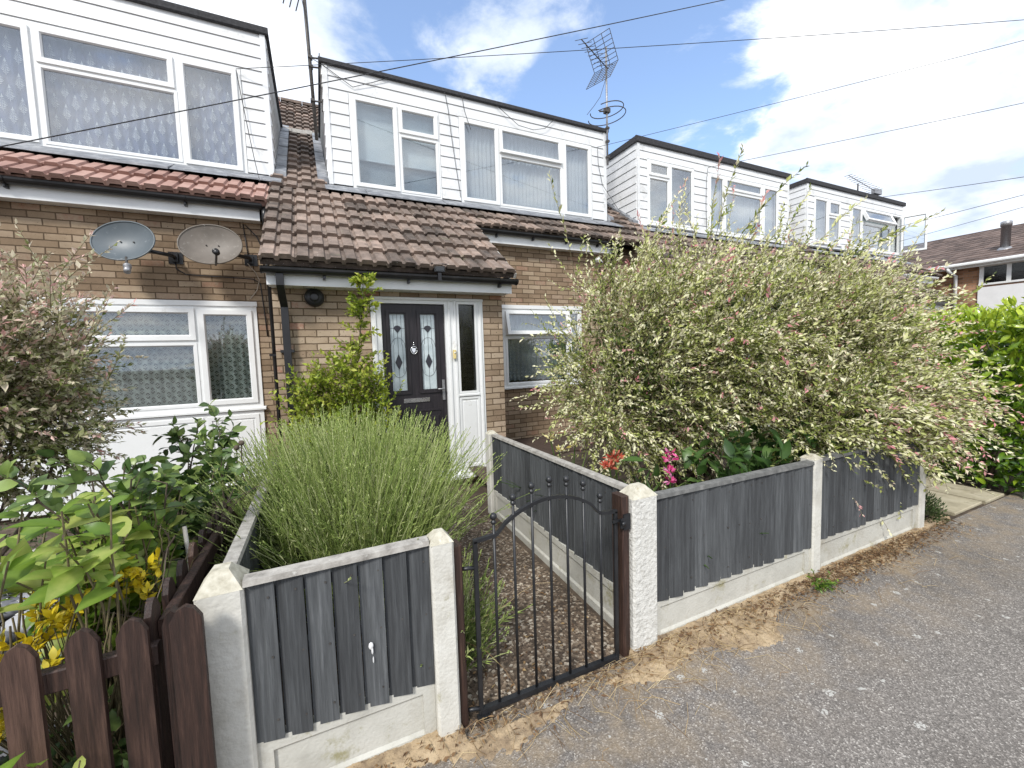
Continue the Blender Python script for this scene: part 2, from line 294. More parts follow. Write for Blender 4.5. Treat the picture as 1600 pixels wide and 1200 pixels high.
# ------------------------------------------------------------------ ground
def asphalt_mat():
    m, nt = new_mat('asphalt'); geo = N(nt, 'ShaderNodeNewGeometry')
    v = N(nt, 'ShaderNodeTexVoronoi', i_Scale=170); L(nt, geo, 'Position', v, 'Vector')
    sp = N(nt, 'ShaderNodeSeparateColor'); L(nt, v, 'Color', sp, 0)
    r = ramp(nt, [(0,(.125,.115,.106)),(.40,(.178,.163,.150)),(.72,(.228,.209,.193)),(.90,(.300,.277,.255)),(1,(.48,.455,.42))]); L(nt, sp, 0, r, 0)
    big = N(nt, 'ShaderNodeTexNoise', i_Scale=1.1, i_Detail=7, i_Roughness=.65); L(nt, geo, 'Position', big, 'Vector'); br = ramp(nt, [(.25,(.70,.68,.66)),(.5,(.98,.97,.96)),(.75,(1.18,1.16,1.14))]); L(nt, big, 0, br, 0)
    m1 = N(nt, 'ShaderNodeMix', data_type='RGBA', blend_type='MULTIPLY'); m1.inputs[0].default_value = 1; L(nt, r, 0, m1, 6); L(nt, br, 0, m1, 7)
    # sandy dust blown over the tarmac nearest the fence
    ps = N(nt, 'ShaderNodeSeparateXYZ'); L(nt, geo, 'Position', ps, 0); dy = N(nt, 'ShaderNodeMapRange', interpolation_type='SMOOTHSTEP'); dy.inputs[1].default_value = .75; dy.inputs[2].default_value = 1.6; L(nt, ps, 1, dy, 0)
    dn = N(nt, 'ShaderNodeTexNoise', i_Scale=4.5, i_Detail=9, i_Roughness=.72); L(nt, geo, 'Position', dn, 'Vector'); dr = ramp(nt, [(.42,(0,0,0)),(.66,(1,1,1))]); L(nt, dn, 0, dr, 0); dm = N(nt, 'ShaderNodeMath', operation='MULTIPLY'); L(nt, dy, 0, dm, 0); L(nt, dr, 0, dm, 1); dk_ = N(nt, 'ShaderNodeMath', operation='MULTIPLY'); dk_.inputs[1].default_value = .8; L(nt, dm, 0, dk_, 0)
    m0 = N(nt, 'ShaderNodeMix', data_type='RGBA'); L(nt, dk_, 0, m0, 'Factor'); L(nt, m1, 2, m0, 6); m0.inputs[7].default_value = (.33,.25,.155,1); m1 = m0
    # fine wandering cracks
    cw = N(nt, 'ShaderNodeTexNoise', i_Scale=2.2, i_Detail=5); L(nt, geo, 'Position', cw, 'Vector'); ca = N(nt, 'ShaderNodeVectorMath', operation='MULTIPLY_ADD'); ca.inputs[1].default_value = (.55,.55,0); L(nt, cw, 'Color', ca, 0); L(nt, geo, 'Position', ca, 2)
    cvn = N(nt, 'ShaderNodeTexVoronoi', i_Scale=.55, feature='DISTANCE_TO_EDGE', voronoi_dimensions='2D'); L(nt, ca, 0, cvn, 'Vector'); cr_ = ramp(nt, [(.0,(.28,.28,.28)),(.004,(0,0,0))]); L(nt, cvn, 0, cr_, 0)
    m0 = N(nt, 'ShaderNodeMix', data_type='RGBA'); L(nt, cr_, 0, m0, 'Factor'); L(nt, m1, 2, m0, 6); m0.inputs[7].default_value = (.05,.045,.04,1); m1 = m0
    # lichen spots
    wv = N(nt, 'ShaderNodeTexNoise', i_Scale=16, i_Detail=4); L(nt, geo, 'Position', wv, 'Vector')
    wa = N(nt, 'ShaderNodeVectorMath', operation='MULTIPLY_ADD'); wa.inputs[1].default_value = (.07,.07,0); L(nt, wv, 'Color', wa, 0); L(nt, geo, 'Position', wa, 2)
    lv = N(nt, 'ShaderNodeTexVoronoi', i_Scale=7.5, voronoi_dimensions='2D'); L(nt, wa, 0, lv, 'Vector')
    ls = N(nt, 'ShaderNodeSeparateColor'); L(nt, lv, 'Color', ls, 0)
    pick = N(nt, 'ShaderNodeMath', operation='GREATER_THAN'); pick.inputs[1].default_value = .66; L(nt, ls, 0, pick, 0)
    sz = N(nt, 'ShaderNodeMath', operation='MULTIPLY'); sz.inputs[1].default_value = .022; L(nt, ls, 1, sz, 0)
    lt = N(nt, 'ShaderNodeMath', operation='LESS_THAN'); dsc = N(nt, 'ShaderNodeMath', operation='MULTIPLY'); dsc.inputs[1].default_value = 1/7.5; L(nt, lv, 'Distance', dsc, 0); L(nt, dsc, 0, lt, 0); L(nt, sz, 0, lt, 1)
    an = N(nt, 'ShaderNodeMath', operation='MULTIPLY'); L(nt, lt, 0, an, 0); L(nt, pick, 0, an, 1)
    fz = N(nt, 'ShaderNodeTexNoise', i_Scale=90, i_Detail=2); L(nt, geo, 'Position', fz, 'Vector'); fr = ramp(nt, [(.42,(0,0,0)),(.5,(1,1,1))]); L(nt, fz, 0, fr, 0)
    an2 = N(nt, 'ShaderNodeMath', operation='MULTIPLY'); L(nt, an, 0, an2, 0); L(nt, fr, 0, an2, 1)
    m2 = N(nt, 'ShaderNodeMix', data_type='RGBA'); L(nt, an2, 0, m2, 'Factor'); L(nt, m1, 2, m2, 6); m2.inputs[7].default_value = (.46,.45,.42,1)
    b = N(nt, 'ShaderNodeBsdfPrincipled', i_Roughness=.85); b.inputs['Specular IOR Level'].default_value = .3; L(nt, m2, 2, b, 'Base Color')
    bp = N(nt, 'ShaderNodeBump', i_Strength=.6, i_Distance=.004); L(nt, v, 'Distance', bp, 'Height'); L(nt, bp, 0, b, 'Normal'); finish(nt, b); return m
def aggregate_mat():
    m, nt = new_mat('exposed_aggregate'); geo = N(nt, 'ShaderNodeNewGeometry')
    v = N(nt, 'ShaderNodeTexVoronoi', i_Scale=70); L(nt, geo, 'Position', v, 'Vector'); sp = N(nt, 'ShaderNodeSeparateColor'); L(nt, v, 'Color', sp, 0)
    r = ramp(nt, [(0,(.065,.048,.034)),(.5,(.14,.103,.073)),(.75,(.23,.175,.125)),(.90,(.38,.32,.25)),(1,(.55,.50,.42))]); L(nt, sp, 0, r, 0)
    big = N(nt, 'ShaderNodeTexNoise', i_Scale=3, i_Detail=6); L(nt, geo, 'Position', big, 'Vector'); br = ramp(nt, [(.35,(.6,.57,.54)),(.65,(1.1,1.08,1.05))]); L(nt, big, 0, br, 0)
    m1 = N(nt, 'ShaderNodeMix', data_type='RGBA', blend_type='MULTIPLY'); m1.inputs[0].default_value = 1; L(nt, r, 0, m1, 6); L(nt, br, 0, m1, 7)
    b = N(nt, 'ShaderNodeBsdfPrincipled', i_Roughness=.9); L(nt, m1, 2, b, 'Base Color')
    bp = N(nt, 'ShaderNodeBump', i_Strength=.9, i_Distance=.006); L(nt, v, 'Distance', bp, 'Height'); L(nt, bp, 0, b, 'Normal'); finish(nt, b); return m
M['asphalt'] = asphalt_mat(); M['aggregate'] = aggregate_mat()
M['soil'] = noisy('garden_soil', [(.25,(.035,.025,.017)),(.5,(.085,.062,.043)),(.75,(.16,.12,.085))], 9, .95, .8, detail=10, bscale=40)
M['slab'] = noisy('paving_slab', [(.25,(.25,.22,.15)),(.5,(.42,.37,.26)),(.75,(.52,.47,.35))], 5, .9, .3, dirt=((.14,.11,.07), 4, .56, .7), bscale=60)
M['sand'] = noisy('yellow_sand', [(.25,(.26,.19,.115)),(.5,(.40,.30,.185)),(.75,(.52,.41,.27))], 11, .95, .5, dirt=[((.15,.105,.07), 5, .48, .68), ((.10,.065,.04), 60, .58, .66)], bscale=120)
M['straw'] = foliage('dry_straw', [(0,(.10,.055,.03)),(.35,(.22,.13,.06)),(.6,(.42,.30,.15)),(1,(.60,.48,.28))], .1, .8)

def sheet(name, x0, x1, y0, y1, z, mat, kind='structure', nx=1, ny=1):
    b = MB()
    for i in range(nx):
        for j in range(ny):
            a0,a1 = x0+(x1-x0)*i/nx, x0+(x1-x0)*(i+1)/nx; c0,c1 = y0+(y1-y0)*j/ny, y0+(y1-y0)*(j+1)/ny
            b.add([(a0,c0,z),(a1,c0,z),(a1,c1,z),(a0,c1,z)], [(0,1,2,3)])
    o = b.build(name, mat); o['kind'] = kind; return o
g = sheet('ground', -150, 150, -150, 150, -.02, M['soil'])
# pavement of asphalt along the fence line, widening at the neighbour's entrance
pv = MB(); pv.add([(-40,-40,0),(60,-40,0),(60,1.46,0),(5.2,1.60,0),(-.2,1.60,0),(-.45,1.50,0),(-40,1.50,0)], [tuple(range(7))]); pv.build('pavement', M['asphalt'])['kind'] = 'structure'
b = MB(); b.box(.36, 1.45, 1.604, 4.86, -.02, .0); b.build('garden_path', M['aggregate'])['kind'] = 'structure'
b = MB()
for i in range(40):
    for j in range(30):
        pass
def mound(name, x0, x1, y0, y1, n, m, f, mat):
    X = np.linspace(x0, x1, n); Y = np.linspace(y0, y1, m); b = MB(); b.smooth = True
    vs = [(x, y, f(x, y)) for y in Y for x in X]
    b.add(vs, [(j*n+i, j*n+i+1, (j+1)*n+i+1, (j+1)*n+i) for j in range(m-1) for i in range(n-1)])
    return b.build(name, mat)
def vnoise(seed, k=24):
    r = random.Random(seed); w = [(r.uniform(-1,1), r.uniform(-1,1), r.uniform(0,6.28)) for _ in range(k)]
    def f(x, y, s=1.):
        return sum(math.sin((a*x+c*y)*s*(1+.35*i)+p)/(1+.12*i) for i, (a, c, p) in enumerate(w))/k*2.2
    return f
vn1, vn2 = vnoise(3), vnoise(5)
# raised bed behind the right-hand fence and the planted strip to the left of the path
mound('soil_bed', 1.64, 5.3, 1.72, 6.19, 40, 40, lambda x, y: .02+.05*vn1(x, y, 4)+.16*min(1, max(0, (y-2.2)/2.5)), M['soil'])['kind'] = 'structure'
mound('planted_bed', -.36, .44, 1.70, 4.92, 16, 40, lambda x, y: .03+.03*vn2(x, y, 5), M['soil'])['kind'] = 'structure'
# wind-blown sand along the foot of the fences
def sandh(x, y):
    d = max(0., 1.62-y)
    edge = .055+.07*max(0, vn1(x, 0, 3.1))+ .22*math.exp(-((x-2.12)/.30)**2) + .13*math.exp(-((x-1.42)/.22)**2) + .13*math.exp(-((x-.62)/.25)**2)+.06*math.exp(-((x-3.6)/.6)**2)
    if x > 4.4: edge -= (x-4.4)*.25
    h = .026*(1-(d/max(edge,.01))**1.3) + .011*vn2(x, y, 13) + .009*vn1(x, y, 41) + .010*vn2(x, y, 97)
    if .47 < x < 1.40 and y > 1.545: h = min(h, -.003+.01*vn2(x, y, 19))
    return max(-.012, min(.05, h))
so = mound('sand_drift', -.35, 5.1, 1.10, 1.70, 900, 100, sandh, M['sand']); T(so, 'yellow wind-blown sand heaped along the foot of the front fence', 'sand', kind='stuff')
def sand2(x, y):
    d = abs(y-(1.02-.13*(x-4.6)))
    return max(-.01, .006*(1-d/.10)+.006*vn2(x, y, 14))
# straw and leaf litter lying in the sand
b = MB()
for i in range(430):
    x = RNG.choice([RNG.uniform(-.2,5), RNG.normal(1.25,.3), RNG.normal(3.2,.7), RNG.normal(1.9,.3)]); y = 1.60-abs(RNG.normal(0,.16)); a = RNG.uniform(0, PI); l = RNG.uniform(.04,.22)
    if y < 1.0 or not -.3 < x < 5.1: continue
    z0 = max(0, sandh(x, y))+.004; b.tint = RNG.uniform(.3,1); bend = RNG.normal(0,.3)
    b.tube([(x,y,z0),(x+math.cos(a)*l*.5, min(1.6,y+math.sin(a)*l*.5), z0+RNG.uniform(.004,.03)),(x+math.cos(a+bend)*l, min(1.61,y+math.sin(a+bend)*l), z0+RNG.uniform(0,.02))], .0011, 3)
T(b.build('dry_grass', M['straw']), 'dry straw and dead grass stalks strewn along the fence foot', 'dry grass', kind='stuff')
n = 2600
xx = np.where(RNG.random(n)<.6, RNG.normal(3.5,.75,n), RNG.uniform(-.2,4.9,n)); yy = 1.605-np.abs(RNG.normal(0,.075,n)); xx = np.clip(xx, -.25, 5.0)
zz = np.array([max(0, sandh(x, y)) for x, y in zip(xx, yy)])+.006+RNG.random(n)*.02
T(scatter('leaf_litter', KITE, np.c_[xx,yy,zz], np.c_[RNG.normal(size=(n,2)),RNG.normal(0,.25,n)], np.c_[RNG.normal(0,.5,(n,2)),np.ones(n)], RNG.uniform(.012,.04,n), RNG.uniform(.004,.014,n), RNG.uniform(0,.45,n), M['straw']), 'brown dead leaves and twigs along the foot of the right fence', 'leaf litter', kind='stuff')
n = 420
T(scatter('path_litter', KITE, np.c_[RNG.uniform(.4,1.42,n),1.7+3.1*RNG.random(n)**1.3,np.full(n,.008)], np.c_[RNG.normal(size=(n,2)),RNG.normal(0,.2,n)], np.c_[RNG.normal(0,.4,(n,2)),np.ones(n)], RNG.uniform(.015,.045,n), RNG.uniform(.006,.018,n), RNG.uniform(0,.6,n), M['straw']), 'dry leaves lying on the garden path', 'leaf litter', kind='stuff')
# paving slabs of the next entrance
for i, (x, y, w, d, lab) in enumerate([(5.28,1.64,.60,.45,'yellowish paving slab nearest the end post of the fence'),(5.90,1.62,.46,.45,'yellowish paving slab touching the laurel hedge'),(5.30,2.12,.58,.6,'yellowish paving slab set back behind the first, beside the thyme'),(5.90,2.10,.55,.6,'yellowish paving slab set back beside the laurel hedge')]):
    r = empty('paving_slab', (x,y,0), lab, 'paving slab', 'slabs of the neighbouring entrance')
    b = MB(); b.bbox(x, x+w, y, y+d, -.018, .012+.003*i, .006); o = b.build('slab', M['slab'], r); 

# ------------------------------------------------------------------ houses
TAN = math.tan(rad(36)); CS, SN = math.cos(rad(36)), math.sin(rad(36)); GA = .33
EY, EZ = 4.58, 3.60+(4.58-5.98)*TAN             # foot of the porch slope
def rz(y): return 3.60+(y-5.98)*TAN
def roofpt(x, s, h=0): return (x, EY+s*CS-h*SN, EZ+s*SN+h*CS)
def tiles(parent, x0, x1, s0, rows, mat, name='roof', pt=roofpt, skip=None, w=.30):
    """interlocking tiles as real pieces, each with its own tiny tilt; rows of GA"""
    b = MB(); prof = [(0,0),(.018,0),(.030,.024),(.125,.024),(.136,0),(.164,0),(.175,.024),(.270,.024),(.282,0),(.30,0)]
    n = max(1, round((x1-x0)/w)); k = (x1-x0)/n/.30; m = len(prof)
    for r in range(rows):
        for c in range(n):
            xa = x0+c*k*.30
            if skip and skip(xa+.15*k, r): continue
            b.tint = random.random(); dz = random.gauss(0,.0035); ds = random.gauss(0,.007)-(.02 if random.random() < .03 else 0); tl = random.gauss(0,.005)
            sa = s0+r*GA+ds; sb = sa+GA+.03
            vs = []
            for u, h in prof: vs.append(pt(xa+u*k, sa, h+.044+dz+tl*(u/.3-.5)))
            for u, h in prof: vs.append(pt(xa+u*k, sb, h+.000+dz+tl*(u/.3-.5)))
            for u, h in prof: vs.append(pt(xa+u*k, sa+.004, h+.004+dz-.010))
            fs = [(i,i+1,m+i+1,m+i) for i in range(m-1)]+[(2*m+i,2*m+i+1,i+1,i) for i in range(m-1)]
            fs += [(0,m,2*m),(m-1,3*m-1,2*m-1)]
            b.add(vs, fs)
    # closed deck below
    e = s0+rows*GA; b.tint = .1
    b.hexa([pt(x0+.005,s0+.03,-.06),pt(x1-.005,s0+.03,-.06),pt(x1-.005,e,-.06),pt(x0+.005,e,-.06)],[pt(x0+.005,s0+.03,-.004),pt(x1-.005,s0+.03,-.004),pt(x1-.005,e,-.004),pt(x0+.005,e,-.004)])
    return b.build(name, mat, parent)

def gutter(parent, x0, x1, y, z, mat, r=.055, brackets=(), name='gutter'):
    b = MB(); n = 9; prof = [(y+r*math.cos(PI+PI*i/n), z+r*math.sin(PI+PI*i/n)) for i in range(n+1)]+[(y+(r-.006)*math.cos(PI+PI*i/n), z+(r-.006)*math.sin(PI+PI*i/n)+.001) for i in range(n,-1,-1)]
    prof = [(y-r-.004,z+.006)]+prof[0:n+1]+[(y+r+.004,z+.006)]+prof[n+1:]
    vs = [(x0,a,c) for a,c in prof]+[(x1,a,c) for a,c in prof]; k = len(prof)
    b.smooth = False; b.add(vs, [(i,(i+1)%k,(i+1)%k+k,i+k) for i in range(k)])
    for x in (x0, x1): # stop ends
        b.extr([(x-.008,y+(r+.006)*math.cos(PI+PI*i/n),z+(r+.006)*math.sin(PI+PI*i/n)) for i in range(n+1)], (.016,0,0))
    for x in brackets:
        b.extr([(x-.016,y+(r+.007)*math.cos(PI+PI*i/n),z+(r+.007)*math.sin(PI+PI*i/n)) for i in range(n+1)], (.032,0,0)); b.box(x-.012,x+.012,y,y+.09,z-.09,z-.05); b.box(x-.008,x+.008,y-.012,y+.012,z-.085,z-.05)
    return b.build(name, mat, parent)

def wavy(b, x0, x1, z0, z1, y, amp=.018, pitch=.075, wave=0., seed=0, scallop=0):
    n = max(8, int((x1-x0)/.012)); r = random.Random(seed); p = r.uniform(0,6); b.smooth = True
    X = [x0+(x1-x0)*i/n for i in range(n+1)]
    yy = [y+amp*math.sin(2*PI*x/pitch+p+1.3*math.sin(x*7+p))+.4*amp*math.sin(2*PI*x/(pitch*2.7)) for x in X]
    zl = [z0+(scallop*abs(math.sin(PI*(x-x0)/.11)) if scallop else 0) for x in X]
    b.add([(x,a,c) for x,a,c in zip(X,yy,zl)]+[(x,a,z1) for x,a in zip(X,yy)], [(i,i+1,n+2+i,n+1+i) for i in range(n)]); b.smooth = False
def fern(b, x, y, z, h):
    b.tube([(x,y,z),(x,y,z+h)], .0022, 3)
    for i in range(8):
        t = .10+.82*i/8; l = h*.30*(1-t*.80)*(.6 if i == 0 else 1); 
        for sx in (-1,1):
            x0, z0 = x, z+h*t; tx, tz = x+sx*l, z0+l*.75; px, pz = -.22*l*sx*0, .26*l
            b.add([(x0,y,z0),(x0+sx*l*.55,y-.001,z0+l*.30),(tx,y,tz),(x0+sx*l*.42,y-.001,z0+l*.52)], [(0,1,2,3)])
    b.add([(x-.012,y,z+h*.86),(x+.012,y,z+h*.86),(x,y,z+h*1.12)], [(0,1,2)])
def motif(b, x, y, z, h, w):
    n = 10
    for i in range(n):
        if i in (2,7): continue
        t0, t1 = 2*PI*i/n, 2*PI*(i+.8)/n
        q = lambda t, k: (x+w*k*math.sin(t), y, z+h*k*math.cos(t)*(1 if abs(math.cos(t))<.9 else 1.15))
        b.add([q(t0,1),q(t1,1),q(t1,.55),q(t0,.55)], [(0,1,2,3)])
    b.add([(x-w*.25,y,z),(x,y,z-h*.3),(x+w*.25,y,z),(x,y,z+h*.3)], [(0,1,2,3)])

def window(parent, x0, x1, z0, z1, y, sashes, curtain=None, depth=.07, name='window', sill=True, head=False):
    """sashes: (xa, xb, za, zb, opens[, tilt degrees]) of each light's outer edge"""
    holes = [(s[0]+.012, s[1]-.012, s[2]+.012, s[3]-.012) for s in sashes]
    f = MB(); f.plate(x0, x1, z0, z1, y-.012, y+depth, holes)
    if sill: f.extr([(x0-.03,y-.055,z0-.035),(x0-.03,y-.055,z0-.012),(x0-.03,y-.004,z0+.006),(x0-.03,y+.02,z0+.004),(x0-.03,y+.02,z0-.035)], (x1-x0+.06,0,0))
    if head: f.box(x0-.01, x1+.01, y-.03, y+.02, z1+.002, z1+.062); f.box(x0, x1, y-.02, y+.02, z1+.0, z1+.0015)
    fo = f.build(name, M['upvc'], parent)
    for s in sashes:
        xa, xb, za, zb, op = s[:5]; w = .052 if op else .030
        b = MB()
        if op or True:
            yf = y-.034 if op else y-.020
            b.plate(xa, xb, za, zb, yf, y+.045, [(xa+w, xb-w, za+w, zb-w)])
            q = .014; # inner bead, sloped
            X0,X1,Z0,Z1 = xa+w,xb-w,za+w,zb-w; yi = yf+.022
            b.add([(X0,yf+.001,Z0),(X1,yf+.001,Z0),(X1,yf+.001,Z1),(X0,yf+.001,Z1),(X0+q,yi,Z0+q),(X1-q,yi,Z0+q),(X1-q,yi,Z1-q),(X0+q,yi,Z1-q)], [(0,1,5,4),(1,2,6,5),(2,3,7,6),(3,0,4,7)])
        p = MB(); p.box(xa+w-.004, xb-w+.004, yf+.026, yf+.032, za+w-.004, zb-w+.004)
        so = b.build('sash', M['upvc'], fo); po = p.build('pane', M['glass'], fo)
        if len(s) > 5:  # hung open
            ang, how = s[5]; 
            piv = Vector((xa, yf, zb)) if how == 'top' else Vector((xb, yf, zb))
            R = Matrix.Rotation(rad(ang), 4, 'X' if how == 'top' else 'Z')
            for o in (so, po):
                pv_ = piv-org_of(parent); o.matrix_basis = Matrix.Translation(pv_) @ R @ Matrix.Translation(-pv_)
    xi0, xi1, zi0, zi1 = x0+.04, x1-.04, z0+.04, z1-.04; yc = y+depth+.05
    if curtain == 'fern':
        b = MB(); wavy(b, xi0, xi1, zi0, zi1, yc, .012, .10, seed=1); b.build('net_curtain', M['lace_blue'], fo)
        b = MB(); k = 0; zz = zi0-.05
        while zz < zi1-.25:
            x = xi0+.05+(.092 if k % 2 else 0)
            while x < xi1-.04: fern(b, x+random.gauss(0,.006), yc-.022+random.gauss(0,.002), zz+random.gauss(0,.008), .175); x += .185
            zz += .135; k += 1
        b.build('lace_pattern', M['fern'], fo)
    elif curtain == 'motif':
        b = MB(); wavy(b, xi0, xi1, zi0, zi1, yc, .012, .11, seed=2); b.build('net_curtain', M['lace_green'], fo)
        b = MB(); k = 0; zz = zi0
        while zz < zi1:
            x = xi0+.03+(.05 if k % 2 else 0)
            while x < xi1: motif(b, x, yc-.02, zz, .034, .022); x += .100
            zz += .058; k += 1
        b.build('lace_pattern', M['motif'], fo)
    elif curtain in ('net', 'netdim'):
        b = MB(); wavy(b, xi0, xi1, zi0+.03, zi1, yc, .016, .085, seed=int(x0*10), scallop=.03); b.build('net_curtain', M['net' if curtain == 'net' else 'net_dim'], fo)
        b = MB(); zb_ = zi0+.05
        for i in range(int((xi1-xi0)/.075)):
            x = xi0+.04+i*.075
            for k, hh in enumerate((.05,.12,.20)):
                if k == 2 and i % 2: continue
                n = 8; rr = (.03,.022,.016)[k]
                for j in range(n):
                    t0 = PI*j/n; t1 = PI*(j+.75)/n
                    b.add([(x+rr*math.cos(t0),yc-.024,zb_+hh+rr*1.5*math.sin(t0)),(x+rr*math.cos(t1),yc-.024,zb_+hh+rr*1.5*math.sin(t1)),(x+rr*.62*math.cos(t1),yc-.024,zb_+hh+rr*.9*math.sin(t1)),(x+rr*.62*math.cos(t0),yc-.024,zb_+hh+rr*.9*math.sin(t0))], [(0,1,2,3)])
        b.build('lace_pattern', M['lace_edge'], fo)
    elif curtain == 'blind':
        zm = z0+(z1-z0)*.36
        b = MB(); b.box(xi0, xi1, yc, yc+.006, zm, zi1); b.tube([(xi0,yc+.003,zm),(xi1,yc+.003,zm)], .012, 8); b.build('roller_blind', M['blind'], fo)
        b = MB(); b.box(xi0, xi1, yc+.06, yc+.07, zi0, zi1); b.build('dark_backing', M['backing_dark'], fo)  # added sheet whose dark grey stands for the unlit room below the blind
    elif curtain == 'dark':
        b = MB(); b.box(xi0, xi1, yc+.2, yc+.21, zi0, zi1); b.build('dark_backing', M['backing_dark'], fo)  # dark sheet alone, painted shade of the room in place of a curtain
    return fo

def boards(b, x0, x1, z0, z1, y, holes, course=.172):
    """shiplap boards, each course leaning out to its foot, cut round the windows"""
    n = max(1, round((z1-z0)/course)); c = (z1-z0)/n
    for i in range(n):
        za, zb = z0+i*c, z0+(i+1)*c
        cuts = sorted({za,zb,*[h[k] for h in holes for k in (2,3) if za < h[k] < zb]})
        b.tint = random.random()
        for a, d in zip(cuts, cuts[1:]):
            mid = (a+d)/2; xs = [(x0,x1)]
            for h in holes:
                if h[2] < mid < h[3]:
                    nx = []
                    for p, q in xs:
                        if h[0] > p: nx.append((p, min(q,h[0])))
                        if h[1] < q: nx.append((max(p,h[1]), q))
                    xs = [t for t in nx if t[1]-t[0] > .004]
            off = lambda z: -.006-.014*(1-(z-za)/c)
            for p, q in xs:
                lo = a+(.006 if a == za else 0)
                b.hexa([(p,y+off(lo),lo),(q,y+off(lo),lo),(q,y+.03,lo),(p,y+.03,lo)], [(p,y+off(d),d),(q,y+off(d),d),(q,y+.03,d),(p,y+.03,d)])

def dormer(parent, x0, x1, z0, z1, yd, wins, felt=.07, left=True):
    d = MB(); holes = [(w[0]-.005,w[1]+.005,w[2]-.005,w[3]+.005) for w in wins]
    boards(d, x0+.06, x1-.06, z0, z1, yd, holes)
    d.tint = .5; d.box(x0, x0+.065, yd-.026, yd+.03, z0-.01, z1); d.box(x1-.065, x1, yd-.026, yd+.03, z0-.01, z1)
    d.plate(x0+.004, x1-.004, z0-.005, z1, yd+.031, yd+.10, [(w[0]+.01,w[1]-.01,w[2]+.01,w[3]-.01) for w in wins])
    yr = lambda z: max(yd+.05, 5.98+(z-3.60)/TAN)
    for sx, xx in ((-1, x0), (1, x1)):
        n = round((z1-z0)/.172); c = (z1-z0)/n
        for i in range(n):
            za, zb = z0+i*c+.006, z0+(i+1)*c; d.tint = random.random()
            o0, o1 = sx*.018, sx*.004
            q = [(xx+o0,yd+.012,za),(xx+o0,yr(za)+.15,za),(xx+o1,yr(zb)+.15,zb),(xx+o1,yd+.012,zb)]; t = [(xx-sx*.03,p[1],p[2]) for p in q]
            d.add(q+t, [(0,1,2,3),(7,6,5,4),(0,4,5,1),(1,5,6,2),(2,6,7,3),(3,7,4,0)])
    do = d.build('dormer', M['clad'], parent)
    f = MB(); yb = yr(z1)+.5; f.bbox(x0-.045, x1+.045, yd-.055, yd+.0, z1-.03, z1+felt, .012); f.box(x0-.043, x1+.043, yd+.001, yb, z1+.004, z1+felt-.008)
    f.box(x0-.045, x0-.01, yd+.002, yb, z1-.028, z1+.003); f.box(x1+.01, x1+.045, yd+.002, yb, z1-.028, z1+.003)
    f.build('flat_roof', M['felt'], do)
    # lead: apron across the foot, stepped soakers up both sides
    l = MB(); nseg = 9
    for i in range(nseg):
        xa, xb = x0-.10+(x1-x0+.2)*i/nseg, x0-.10+(x1-x0+.2)*(i+1)/nseg-.004
        q = .43+random.gauss(0,.012); pts = [(yd+.04, rz(yd)+.01), (yd-.10, rz(yd-.10)+.028), (yd-q, rz(yd-q)+.088+random.gauss(0,.005)), (yd-q, rz(yd-q)+.074), (yd+.04, rz(yd)-.02)]
        l.extr([(xa,a,c) for a,c in pts], (xb-xa,0,0))
    for sx, xx in ((-1, x0), (1, x1)):
        y = yd-.05; k = 0
        while y < yr(z1)-.1:
            y2 = y+.25; xa, xb = (xx-.15, xx-.015) if sx < 0 else (xx+.015, xx+.15)
            lift = .092+.008*(k % 2)
            l.hexa([(xa,y,rz(y)+.01),(xb,y,rz(y)+.01),(xb,y2,rz(y2)+.01),(xa,y2,rz(y2)+.01)], [(xa,y,rz(y)+lift+.012),(xb,y,rz(y)+lift+.012),(xb,y2,rz(y2)+lift),(xa,y2,rz(y2)+lift)])
            y = y2; k += 1
    l.build('lead_flashing', M['lead'], do)
    return do

def hull(parent, x0, x1, ymain, zt, front=True):
    """party walls, back wall, back slope, ridge"""
    b = MB(); yb = 17.0
    for xx in (x0, x1-.1): b.add([(xx,ymain+.12,0),(xx,yb,0),(xx,yb,3.4),(xx,11.5,7.5),(xx,ymain+.12,3.55),(xx+.1,ymain+.12,0),(xx+.1,yb,0),(xx+.1,yb,3.4),(xx+.1,11.5,7.5),(xx+.1,ymain+.12,3.55)], [(0,1,2,3,4),(9,8,7,6,5),(0,5,6,1),(1,6,7,2),(2,7,8,3),(3,8,9,4),(4,9,5,0)])
    b.box(x0+.1, x1-.1, yb-.2, yb, 0, 3.4); b.build('party_wall', M['brick_main'], parent)
    r = MB(); r.hexa([(x0,11.55,7.66),(x1,11.55,7.66),(x1,17.3,3.5),(x0,17.3,3.5)],[(x0,11.55,7.74),(x1,11.55,7.74),(x1,17.3,3.58),(x0,17.3,3.58)]); r.build('back_roof', M['tile'], parent)
    rr = MB()
    n = int((x1-x0)/.45)
    for i in range(n):
        a = x0+(x1-x0)*i/n; c = x0+(x1-x0)*(i+1)/n-.008; rr.tint = random.random()
        rr.extr([(a, 11.5+.13*math.cos(PI*k/8), 7.74+.11*math.sin(PI*k/8)) for k in range(9)], (c-a,0,0))
    rr.build('ridge', M['tile'], parent)

